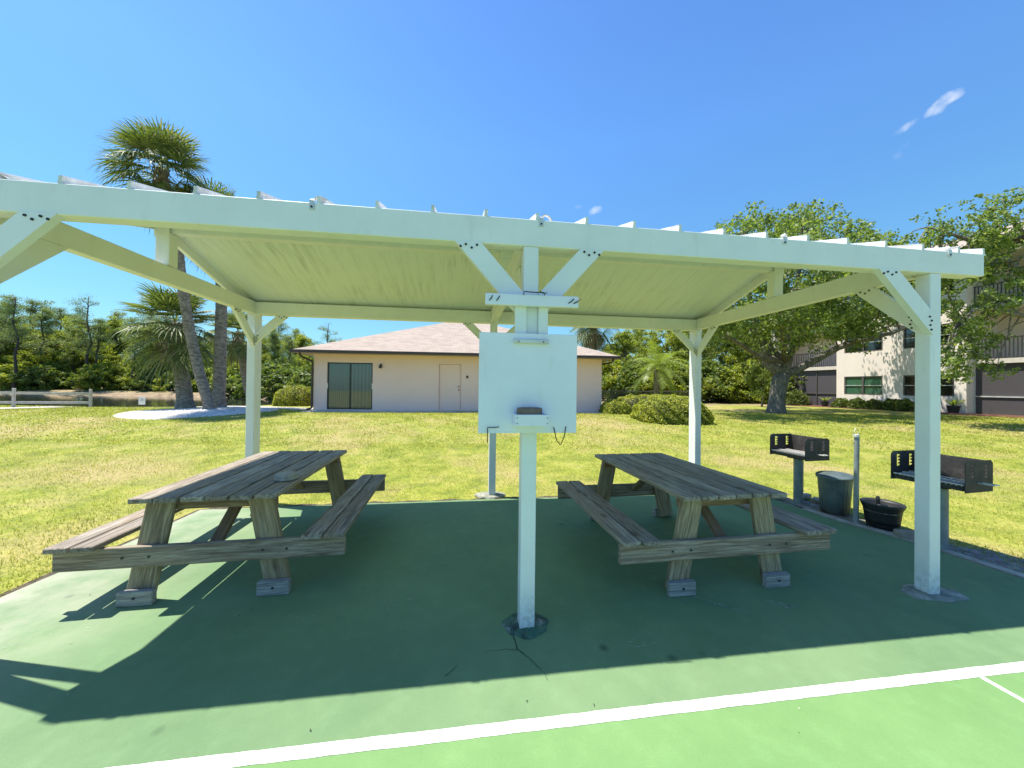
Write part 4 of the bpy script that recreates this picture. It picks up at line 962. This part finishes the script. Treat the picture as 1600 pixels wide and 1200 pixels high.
# ---- feather palm
def feather_palm(label, base, hgt, n, Lf, seed):
    random.seed(seed); t = thing('feather_palm', label, 'palm tree', base); bm = BM(); tube(bm, [Vector((0, 0, -.2)), Vector((0, 0, hgt*.5)), Vector((.03, 0, hgt))], [.26, .19, .21], 14); obj('trunk', bm, B_PALM, t, smooth=True)
    F_ = []
    for k in range(n):
        az = k*2.4+random.uniform(-.2, .2); el = -.35+1.6*(k/n)**.8; p = Vector((0, 0, hgt)); d = Vector((math.cos(az)*math.cos(el), math.sin(az)*math.cos(el), math.sin(el))); L_ = Lf*random.uniform(.85, 1.1); prev = p
        steps = 26
        for s in range(steps):
            d = (d+Vector((0, 0, -.055-.02*s/steps))).normalized(); q = prev+d*L_/steps; side = d.cross(Vector((0, 0, 1))).normalized(); upv = side.cross(d)
            F_.append([prev-side*.012, prev+side*.012, q+side*.011, q-side*.011])
            if s > 2:
                ll = .46*math.sin(math.pi*min(1, .15+.85*s/steps))+.08
                for sg in (-1, 1):
                    for o_ in (0, .5):
                        b_ = prev.lerp(q, o_); tip = b_+(side*sg*.8+d*.55+upv*random.uniform(-.1, .35)+Vector((0, 0, -.25))).normalized()*ll; w_ = d*.016
                        F_.append([b_-w_, b_+w_, b_.lerp(tip, .6)+w_, tip]); 
            prev = q
    obj('crown', npmesh('crown', [tuple(v) for q in F_ for v in q], 4), L_DATE, t)
feather_palm('pale feather palm with arching fronds behind the clipped hedge right of the house', onground(1026, 23), 2.35+(0), 34, 2.5, 4)

# ---- pines and broadleaf trees of the wood (a few built, the rest copies)
def pine(seed, h, cr):
    random.seed(seed); bm = BM(); tube(bm, branch_path((0, 0, -.3), (random.uniform(-.4, .4), 0, h), .01, 9), [.20*(1-.75*i/8) for i in range(9)], 8); C = []
    for k in range(34):
        z = h*(.42+.56*random.random()); az = random.uniform(0, 6.28); r_ = cr*(.35+.65*random.random())*(1.15-(z/h-.5)*1.3); q = Vector((math.cos(az)*r_, math.sin(az)*r_, z+.25*r_))
        tube(bm, branch_path((0, 0, z-.1), q, .12, 5), [.06, .045, .03, .02, .01], 5, cap=False); C.append(tuple(q)); C.append(tuple(q*1+Vector((random.uniform(-.5, .5), random.uniform(-.5, .5), .2))))
        C.append(tuple(Vector((q.x*.6, q.y*.6, q.z-.05))))
    C.append((0, 0, h)); C = np.array(C); return bm, leaves(C, rng.uniform(.35, 1.05, len(C)), 70, .12, .7, .5, .20)
def broad(seed, h, cr, nl, size, low=.12):
    random.seed(seed); bm = BM(); tube(bm, branch_path((0, 0, -.3), (0, 0, h*.7), .04, 7), [.17*(1-.7*i/6)*h/8 for i in range(7)], 8); C = []
    for k in range(46):
        z = h*(low+(1-low)*random.random()**.8); t = (z/h-low)/(1-low); prof = math.sin(math.pi*min(1, .18+.80*t))**.7; az = random.uniform(0, 6.28); r_ = cr*prof*random.uniform(.35, 1.05); q = Vector((math.cos(az)*r_, math.sin(az)*r_, z))
        tube(bm, branch_path((0, 0, z*.75), q, .1, 4), [.05, .035, .02, .008], 5, cap=False); C.append(tuple(q))
    C = np.array(C); S = np.concatenate([c+rng.normal(size=(4, 3))*cr*.13 for c in C]); return bm, leaves(S, rng.uniform(.10, .21, len(S))*cr, nl, size, .85, .3, .55)
protos = {}
for nm, f, lm, bk in (('pine_a', lambda: pine(31, 13, 2.3), L_PINE, B_PINE), ('pine_b', lambda: pine(32, 12, 1.8), L_PINE, B_PINE), ('pine_c', lambda: pine(35, 14, 2.9), L_PINE, B_PINE),
        ('broad_a', lambda: broad(41, 8, 3.0, 80, .095), L_WOOD, B_OAK), ('broad_b', lambda: broad(42, 7, 2.8, 80, .09, .04), L_WOOD, B_OAK), ('broad_c', lambda: broad(43, 8.5, 2.6, 80, .095), L_WOOD2, B_OAK),
        ('shrub', lambda: broad(44, 3.6, 2.6, 30, .13, .02), L_WOOD, B_OAK), ('shrub_d', lambda: broad(45, 3.2, 2.4, 30, .13, .02), L_WOOD2, B_OAK)):
    bm, V = f(); me = bpy.data.meshes.new('trunk'); bmesh.ops.recalc_face_normals(bm, faces=bm.faces); bm.to_mesh(me); bm.free(); me.materials.append(bk)
    for p in me.polygons: p.use_smooth = True
    cr = npmesh('crown', V, 4); cr.materials.append(lm); protos[nm] = (me, cr, {'pine_a': 13, 'pine_b': 12, 'pine_c': 14, 'broad_a': 8, 'broad_b': 7, 'broad_c': 8.5, 'shrub': 3.6, 'shrub_d': 3.2}[nm])
WN = {'pine': ('pine_tree', 'pine tree'), 'broad': ('broadleaf_tree', 'tree'), 'shrub': ('shrub', 'shrub')}
def plant(kind, px, topy, D, label, group, wide=1.0):
    g0 = onground(px, D); top = pix(px, topy, D).z; tr, cr, h = protos[kind]; s = max(.2, (top-g0.z)/h); k = kind.split('_')[0]
    t = thing(WN[k][0], label, WN[k][1], g0, random.uniform(0, 6.28), group); t.scale = (s*wide, s*wide, s)
    for n_, me in (('trunk', tr), ('crown', cr)):
        o = bpy.data.objects.new(n_, me); COL.objects.link(o); o.parent = t
random.seed(99)
G1 = 'pines standing over the wood beyond the pond'; G2 = 'leafy trees at the edge of the wood beyond the pond'; G3 = 'low shrubs along the far bank of the pond'
for px, ty, D, k in ((20, 464, 47.5, 'a'), (8, 476, 52, 'b'), (70, 484, 51, 'b'), (155, 500, 50, 'b'), (205, 498, 49, 'b'), (-10, 470, 50, 'a'), (255, 490, 50, 'b'), (425, 515, 44, 'b'), (450, 526, 40, 'b'), (52, 470, 62, 'b'), (-30, 470, 60, 'b'), (88, 482, 64, 'b'), (-75, 480, 60, 'a'), (135, 463, 49, 'c'), (178, 488, 66, 'a'), (112, 492, 68, 'b'), (232, 492, 66, 'b'), (408, 524, 55, 'b'), (438, 505, 52, 'a'), (462, 516, 56, 'b'), (512, 506, 50, 'c'), (480, 530, 60, 'b'), (375, 520, 60, 'a')):
    plant('pine_'+k, px, ty, D, {'a': 'tall pine with open crown over the wood beyond the pond', 'b': 'slender bare-stemmed pine over the wood beyond the pond', 'c': 'spreading flat-topped pine over the wood beyond the pond'}[k], G1)
LB = {'broad_a': 'yellow green leafy tree at the wood edge beyond the pond', 'broad_b': 'bushy leafy tree low at the wood edge beyond the pond', 'broad_c': 'darker green tree at the wood edge beyond the pond', 'shrub': 'yellow green shrub on the far bank of the pond', 'shrub_d': 'dark green shrub on the far bank of the pond'}
for px in range(-130, 520, 21):
    k = random.choice(['broad_a', 'broad_b', 'broad_c']); D = random.uniform(53, 58)-(max(0, px-330))*.06; plant(k, px+random.uniform(-9, 9), random.choice((508, 518, 528, 540))+(14 if px > 330 else 0), D, LB[k], G2, 1.05)
for px in range(-120, 520, 33):
    k = random.choice(['broad_a', 'broad_c', 'broad_b']); plant(k, px+random.uniform(-9, 9), random.choice((545, 555, 560)), random.uniform(49.5, 53)-(max(0, px-330))*.07, LB[k], G2, 1.15)
for px in range(-120, 560, 24):
    k = random.choice(['shrub', 'shrub_d', 'shrub_d']); plant(k, px+random.uniform(-8, 8), random.choice((580, 588, 574)), random.uniform(48.5, 51.5)-(max(0, px-300))*.08, LB[k], G3, 1.3)
G4 = 'trees of the wood behind the house and hedge'
for px, ty, D, k in ((975, 528, 34, 'broad_b'), (1000, 520, 38, 'broad_a'), (955, 540, 42, 'broad_c'), (1040, 515, 36, 'broad_a'), (1075, 505, 40, 'broad_b'), (1105, 520, 34, 'broad_c'), (1135, 510, 38, 'broad_a'), (1165, 520, 36, 'broad_b'), (1195, 515, 40, 'broad_a'), (1225, 520, 44, 'broad_c'), (1060, 500, 48, 'pine_a'), (1000, 512, 50, 'pine_b'), (1180, 500, 50, 'pine_c')):
    plant(k, px, ty, D, {'b': 'leafy tree of the wood showing between house and oak', 'p': 'pine of the wood rising between house and oak'}[k[0]], G4)
for px in range(945, 1240, 24):
    k = random.choice(['shrub', 'shrub', 'shrub_d']); plant(k, px+random.uniform(-8, 8), random.choice((578, 570, 584)), random.uniform(29, 33), 'wild shrub at the foot of the wood between house and oak', 'wild shrubs between house and oak', 1.2)
# small tree beside the oak
plant('broad_c', 1190, 500, 24, 'slim tree with a straight bare stem just left of the oak trunk', None, .55)

# ---- clipped hedges
def hedge(label, px0, px1, D, dp, h, nleaf=9000, name='hedge', lm=None, size=.035, rot=0.0, rnd=.35, group=None):
    a = onground(px0, D); b = onground(px1, D); c = (a+b)/2; w = (b-a).length; ang = math.atan2((b-a).y, (b-a).x)
    t = thing(name, label, 'hedge', (c.x, c.y, gz(c.x, c.y)-.03), ang+rot, group)
    n = nleaf; d = rand_dirs(n); d[:, 2] = np.abs(d[:, 2])
    # superellipsoid shell, flat on top
    q = 1/((np.abs(d[:, 0])**4+np.abs(d[:, 1])**4)**.5+np.abs(d[:, 2])**4)**.25
    p = d*q[:, None]*(1-.10*rng.random(n)[:, None]**2); lump = 1+.045*np.sin(p[:, 0]*9)*np.sin(p[:, 1]*7+1)+.03*np.sin(p[:, 0]*21+p[:, 2]*13)
    p = p*lump[:, None]*np.array([w/2, dp/2, h]); nrm = d*.7+rand_dirs(n)*.8+np.array([0, 0, .2]); nrm /= np.linalg.norm(nrm, axis=1)[:, None]
    e = np.cross(nrm, rand_dirs(n)); e /= np.linalg.norm(e, axis=1)[:, None]; f = np.cross(nrm, e); s = (size*(.6+.9*rng.random(n)))[:, None]
    obj('leaves', npmesh('leaves', np.stack([p-e*s, p+f*s*.55, p+e*s, p-f*s*.55], 1).reshape(-1, 3), 4), lm or L_HEDGE, t)
    bm = BM(); bmesh.ops.create_icosphere(bm, subdivisions=3, radius=1)
    for v in bm.verts:
        q_ = 1/((abs(v.co.x)**4+abs(v.co.y)**4)**.5+abs(v.co.z)**4)**.25; v.co = Vector((v.co.x*q_*w/2*.86, v.co.y*q_*dp/2*.86, max(-.1, v.co.z*q_*h*.88)))
    obj('twigs', bm, B_OAK, t); return t
hedge('large clipped yellow green hedge with brown patches right of the house', 993, 1104, 12.9, 2.2, .90, 26000, size=.030)
hedge('lower clipped hedge against the right end of the house, behind the large one', 940, 985, 16.2, 1.6, .62, 12000, size=.032)
hedge('clipped hedge running behind the right end hedge towards the wood', 950, 1090, 19.5, 1.2, .80, 10000)
hedge('rounded clipped yellow green hedge at the left corner of the house', 438, 494, 19.3, 2.4, 1.05, 12000, size=.035)
L_SHR = leaf_mat('apartment_shrubs', [(.05, .07, .015), (.12, .16, .025), (.20, .24, .04)], .35, 3)

# ---- fences and small sign on the left
def rail_fence():
    M_F = flat('fence_wood', (.50, .46, .40), .85, var=.2)
    t = thing('rail_fence', 'weathered white two rail post fence along the near side of the pond', 'fence', onground(80, 15.5))
    pts = [onground(px, D) for px, D in ((-210, 13.4), (-90, 14.2), (22, 15.0), (142, 16.4))]
    for p in pts:
        q = p-t.location; bm = BM(); bb(bm, q.x-.045, q.x+.045, q.y-.045, q.y+.045, q.z-.2, q.z+.80, .015); obj('post', bm, M_F, t)
    for a, b in zip(pts[:-1], pts[1:]):
        for z in (.20, .60):
            bm = BM(); bar(bm, a-t.location+Vector((0, 0, z)), b-t.location+Vector((0, 0, z)), .045, .11, bev=.006); obj('rail', bm, M_F, t)
rail_fence()
sg_ = onground(223, 17.9); t = thing('pond_sign', 'small square white notice on a short dark stake by the pond', 'sign', sg_, YAW)
bm = BM(); bb(bm, -.025, .025, -.015, .015, -.2, .50); obj('stake', bm, M_BROWNT, t)
bm = BM(); bb(bm, -.17, .17, -.03, -.016, .36, .74, .01); bd = obj('panel', bm, flat('sign_white', (.72, .72, .70), .5), t)
bm = BM(); tube(bm, [(.0+.075*math.cos(a), -.032, .60+.055*math.sin(a)) for a in [k*math.pi/10 for k in range(20)]], .008, 5); bar(bm, (-.05, -.034, .56), (.05, -.034, .64), .004, .012, (0, 0, 1)); obj('symbol', bm, flat('sign_print', (.25, .22, .22), .6), bd)
# metal fence behind the hedges on the right
t = thing('metal_fence', 'low dark metal pipe and mesh fence in front of the wood behind the hedges', 'fence', onground(1000, 26))
M_PIPE = flat('pipe_grey', (.10, .10, .10), .5, .4); pts = [onground(px, 26) for px in range(930, 1110, 26)]
for p in pts:
    bm = BM(); q = p-t.location; tube(bm, [q-Vector((0, 0, .1)), q+Vector((0, 0, .95))], .03, 6); obj('post', bm, M_PIPE, t)
for z in (.93,):
    bm = BM(); tube(bm, [p-t.location+Vector((0, 0, z)) for p in pts], .028, 6); obj('rail', bm, M_PIPE, t)
mm = MT('wire_mesh'); g = mm.coord('World', (1, 1, 1)); s_ = mm.sep(g); u1 = mm.math('ADD', s_[0], s_[2]); u2 = mm.math('SUBTRACT', s_[0], s_[2])
w1 = mm.math('LESS_THAN', mm.math('FRACT', mm.math('MULTIPLY', u1, 16)), .10); w2 = mm.math('LESS_THAN', mm.math('FRACT', mm.math('MULTIPLY', u2, 16)), .10)
mm.l.new(mm.math('MAXIMUM', w1, w2), mm.b.inputs['Alpha']); mm.col((.25, .26, .26)).rough(.5)
bm = BM()
for a, b in zip(pts[:-1], pts[1:]):
    a, b = a-t.location, b-t.location; bm.faces.new([bm.verts.new(a+Vector((0, 0, .05))), bm.verts.new(b+Vector((0, 0, .05))), bm.verts.new(b+Vector((0, 0, .93))), bm.verts.new(a+Vector((0, 0, .93)))])
obj('mesh_panel', bm, mm.m, t)

# ------------------------------------------------------------------ apartment block on the right
def fac(px):       # depth on the facade line for a photo column
    k = (px-800)/F; return 28.1/(k+.228)
def fpt(px): D = fac(px); p = pix(px, 600, D); return Vector((p.x, p.y, 0))
A0 = fpt(1307); A1 = fpt(1510); dA = (A1-A0); AL = dA.length; arot = math.atan2(dA.y, dA.x)
AZ = .50; SH = 2.78
apt = thing('apartment_block', 'three storey cream stucco apartment block with dark balconies and screened patios', 'apartment block', (A0.x, A0.y, AZ), arot)
def ax(px): return (fpt(px)-A0).dot(dA.normalized())
def az(px, py): return pix(px, py, fac(px)).z - AZ
win = []
for lv in range(3):
    for pa, pb in ((1319, 1379), (1411, 1491)): win.append((ax(pa), ax(pb), .86+lv*SH, 2.06+lv*SH))
TH = SH*3-.1
bm = BM(); wall_with_holes(bm, 0, AL, -.6, TH, .14, win)
for (xa, ya), (xb, yb) in (((0, 0), (0, 7)), ((AL, 0), (AL, 7)), ((0, 7), (AL, 7))):
    bm.faces.new([bm.verts.new((xa, ya, -.6)), bm.verts.new((xb, yb, -.6)), bm.verts.new((xb, yb, TH)), bm.verts.new((xa, ya, TH))])
obj('wall', bm, M_CREAM, apt)
M_WF = flat('window_frame', (.10, .085, .075), .5); G_GREEN = glass_mat('green_glass', (.05, .13, .08), .1); G_DARK = glass_mat('dark_glass', (.008, .009, .012), .05); M_BLIND = flat('blind', (.22, .34, .26), .7)
for i, (xa, xb, za, zb) in enumerate(win):
    bm = BM(); t_ = .07
    bb(bm, xa, xa+t_, .02, .10, za, zb); bb(bm, xb-t_, xb, .02, .10, za, zb); bb(bm, xa+t_, xb-t_, .02, .10, za, za+t_); bb(bm, xa+t_, xb-t_, .02, .10, zb-t_, zb); xm = (xa+xb)/2; bb(bm, xm-.05, xm+.05, .015, .1, za+t_, zb-t_)
    wf = obj('window', bm, M_WF, apt)
    bm = BM(); bb(bm, xa+t_, xb-t_, .02+.0, .07, (za+zb)/2-.02, (za+zb)/2+.02); obj('sash_bar', bm, M_STRAP, wf)
    for c0, c1 in ((xa+t_, xm-.05), (xm+.05, xb-t_)):
        bm = BM(); bb(bm, c0, c1, .075, .085, za+t_, zb-t_); obj('pane', bm, G_GREEN if i == 0 else G_DARK, wf)
M_SCR = MT('insect_screen'); M_SCR.col((.075, .066, .072)).rough(.6); M_SCR = M_SCR.m
M_SLAB = flat('balcony_slab', (.62, .56, .48), .8); M_RAILB = flat('brown_rail', (.045, .035, .035), .5)
def lanai(x0, x1, y, n, post_px):
    """recessed stack: screened ground floor, railed balconies above"""
    for lv in range(4):
        z = lv*SH-.18
        if lv: 
            bm = BM(); bb(bm, x0, x1, y-.05, y+3, z-.02 if lv < 3 else TH-.2, z+.22 if lv < 3 else TH+.05); obj('balcony', bm, M_SLAB, apt)
        if lv in (1, 2):
            bm = BM(); zz = z+.23
            nb = int((x1-x0)/.13)
            for k in range(nb+1): xx = x0+.04+k*(x1-x0-.08)/nb; bb(bm, xx-.018, xx+.018, y+.02, y+.05, zz+.05, zz+1.0)
            bb(bm, x0, x1, y+.01, y+.06, zz+1.001, zz+1.06); bb(bm, x0, x1, y+.01, y+.06, zz, zz+.049); obj('railing', bm, M_RAILB, apt)
    bm = BM(); bb(bm, x0, x1, y+.10, y+.12, 0, SH-.21); obj('screen', bm, M_SCR, apt)
    bm = BM()
    for k in range(n+1): xx = x0+.03+k*(x1-x0-.06)/n; bb(bm, xx-.025, xx+.025, y+.05, y+.095, -.1, SH-.21)
    bb(bm, x0, x1, y+.04, y+.094, .86, .92); obj('screen_frame', bm, M_SOFF if False else M_STRAP if n > 3 else M_WF, apt)
    bm = BM(); bb(bm, x0, x1, y+2.2, y+2.3, -.5, TH); obj('back_wall', bm, M_CREAM, apt)
lanai(-4.6, -.002, .25, 3, None); lanai(AL+.002, AL+9, .5, 4, None)
bm = BM(); wall_with_holes(bm, -4.9, -4.602, -.6, TH, .14, [], y=0); bb(bm, -4.9, -4.602, .002, 7, -.6, TH); obj('end_wall', bm, M_CREAM, apt)
bm = BM(); bb(bm, -5.5, AL+9.5, -.9, 8, TH+.06, TH+.26); obj('eave', bm, M_BROWNT, apt)
bm = BM(); v = [bm.verts.new(p) for p in ((-5.6, -1, TH+.27), (AL+9.6, -1, TH+.27), (AL+9.6, 8, TH+.27), (-5.6, 8, TH+.27), (-1.2, 3.5, TH+2.1), (AL+5, 3.5, TH+2.1))]
for q in ((0, 1, 5, 4), (1, 2, 5), (2, 3, 4, 5), (3, 0, 4)): bm.faces.new([v[k] for k in q])
obj('roof', bm, M_SHIN, apt)
# red mulch bed with shrubs and pots in front
m = MT('red_mulch'); g = m.coord('World'); n = m.noise(g, 14, 6, .7); m.col(m.ramp(n, [(.35, (.05, .02, .014)), (.65, (.20, .075, .045))])).rough(.95); m.bump(n, 1, .03)
def aw(x, y): v = Vector((A0.x, A0.y, 0))+Matrix.Rotation(arot, 3, 'Z') @ Vector((x, y, 0)); return v
bm = BM(); rows = []
for k in range(41):
    x = -5+k*(AL+14)/40; row = []
    for y in (-1.35+.15*math.sin(k*.8), -.6, .3): p = aw(x, y); row.append(bm.verts.new((p.x, p.y, max(gz(p.x, p.y), .44)+(.03 if y > -1 else -.005))))
    rows.append(row)
for a_, b_ in zip(rows[:-1], rows[1:]):
    for k in range(2): bm.faces.new((a_[k], a_[k+1], b_[k+1], b_[k]))
tag(obj('mulch_bed', bm, m.m), kind='structure')
def shrub(label, x, y, w, d, h, n, seed, name='clipped_shrub', group=None):
    p = aw(x, y); t = thing(name, label, 'shrub', (p.x, p.y, gz(p.x, p.y)), arot, group); q = rand_dirs(n); q[:, 2] = np.abs(q[:, 2]); lump = 1+.1*np.sin(q[:, 0]*7+seed)*np.sin(q[:, 1]*6+seed)
    pp = q*lump[:, None]*(1-.15*rng.random(n)[:, None])*np.array([w/2, d/2, h]); nrm = q*.6+rand_dirs(n)*.8; nrm /= np.linalg.norm(nrm, axis=1)[:, None]; e = np.cross(nrm, rand_dirs(n)); e /= np.linalg.norm(e, axis=1)[:, None]; f = np.cross(nrm, e)
    s = (.05*(.6+.9*rng.random(n)))[:, None]; obj('leaves', npmesh('leaves', np.stack([pp-e*s, pp+f*s*.6, pp+e*s, pp-f*s*.6], 1).reshape(-1, 3), 4), L_SHR, t)
    bm = BM(); bmesh.ops.create_icosphere(bm, subdivisions=2, radius=1)
    for v in bm.verts: v.co = Vector((v.co.x*w/2*.8, v.co.y*d/2*.8, max(-.1, v.co.z*h*.8)))
    obj('twigs', bm, B_OAK, t)
shrub('round bright shrub at the far left screened patio of the apartment block', ax(1250), -.5, 1.9, 1.2, 1.15, 4500, 1)
for i, (px, h, lab) in enumerate(((1325, .62, 'low clipped shrub under the green glass window'), (1350, .66, 'low clipped shrub between green window and dark window'), (1376, .62, 'low clipped shrub at the left foot of the dark lower window'), (1404, .68, 'low clipped shrub under the dark lower window'), (1424, .68, 'rightmost low clipped shrub under the dark lower window, by the shelter post'))):
    shrub(lab, ax(px), -.55, 1.15, .9, h, 3200, i, group='low shrubs in front of the apartment block')
def pot(label, x, y, s, leafy):
    p = aw(x, y); t = thing('flower_pot', label, 'flower pot', (p.x, p.y, max(gz(p.x, p.y), .46)), arot, 'pots by the apartment patios')
    bm = BM(); lathe(bm, [(.17*s, 0), (.25*s, .38*s), (.27*s, .38*s), (.27*s, .42*s), (.23*s, .41*s), (.0001, .36*s)], 20); obj('pot', bm, M_BLK, t)
    random.seed(5+int(x*10)); F_ = []
    for k in range(leafy):
        a = random.uniform(0, 6.28); d = Vector((math.cos(a)*.6, math.sin(a)*.6, 1)).normalized(); pr = Vector((0, 0, .36*s)); sd = d.cross(Vector((0, 0, 1))).normalized(); L_ = random.uniform(.4, .8)*s
        for q_ in range(4): d = (d+Vector((0, 0, -.22))).normalized(); nx = pr+d*L_/4; w_ = .035*s*(1-.2*q_); F_.append([pr-sd*w_, pr+sd*w_, nx+sd*w_*.8, nx-sd*w_*.8]); pr = nx
    obj('plant', npmesh('plant', [tuple(v) for q_ in F_ for v in q_], 4), L_DATE, t)
pot('black pot with a yellow green plant at the right corner of the cream wall', ax(1500), -.5, 1.0, 40); pot('dark pot with a spiky plant by the far left screened patio', ax(1297), -.45, .9, 30)

# ------------------------------------------------------------------ lawn grass
def in_slab(x, y): return (x > -3.74-.04*0) & (x < 4.75) & (y < 2.72)
def grass(n, d0, d1, h, w):
    d = d0+(d1-d0)*rng.random(n)**.85; l = (rng.random(n)*2-1)*(d*1.62+2.0); x = CX+l*R2.x+d*F2.x; y = CY+l*R2.y+d*F2.y
    lean = np.where(x < 0, -3.78+.0*y, 4.75)
    keep = ~((x > -3.83+.03*np.sin(y*9)) & (x < 4.62+.12*np.sin(y*2.1)) & (y < 2.72+.025*np.sin(x*11)+.06*np.sin((x+3.7)/7.8*3.14)))
    keep &= ~(((l-MOUND[0])/MOUND[2])**2+((d-MOUND[1])/MOUND[3])**2 < 1.02)
    x, y, d = x[keep], y[keep], d[keep]
    # patchy density
    patch = np.sin(x*2.1+np.sin(y*1.7)*1.3)*np.sin(y*2.6+np.sin(x*1.1)*2)+.5*np.sin(x*5.3+y*3.1)
    k2 = rng.random(len(x)) < np.clip(.66+.36*patch, .12, 1); x, y, d = x[k2], y[k2], d[k2]
    z = np.array([gz(a, b) for a, b in zip(x, y)])-.008; m_ = len(x)
    a = rng.random(m_)*6.283; hh = h*(.45+.6*rng.random(m_)); ww = w*(.7+.6*rng.random(m_))*(1+np.maximum(0, d-6)*.10)
    lx, ly = np.cos(a), np.sin(a); ln = hh*(.3+1.1*rng.random(m_)); b2 = a+rng.normal(size=m_)*.6+1.57
    p = np.stack([x, y, z], 1); s = np.stack([lx*ww, ly*ww, np.zeros(m_)], 1); tp = p+np.stack([np.cos(b2)*ln, np.sin(b2)*ln, hh], 1)
    return np.stack([p-s, p+s, tp], 1).reshape(-1, 3)
gm = leaf_mat('grass_blades', [(.15, .18, .018), (.27, .30, .03), (.40, .40, .06), (.54, .48, .14)], .35, 1.6, .6)
V = np.concatenate([grass(185000, 1.6, 9, .035, .0038), grass(150000, 8.5, 17, .045, .007)])
tag(obj('grass', npmesh('grass', V, 3), gm), 'short yellow green lawn grass', 'grass', kind='stuff')
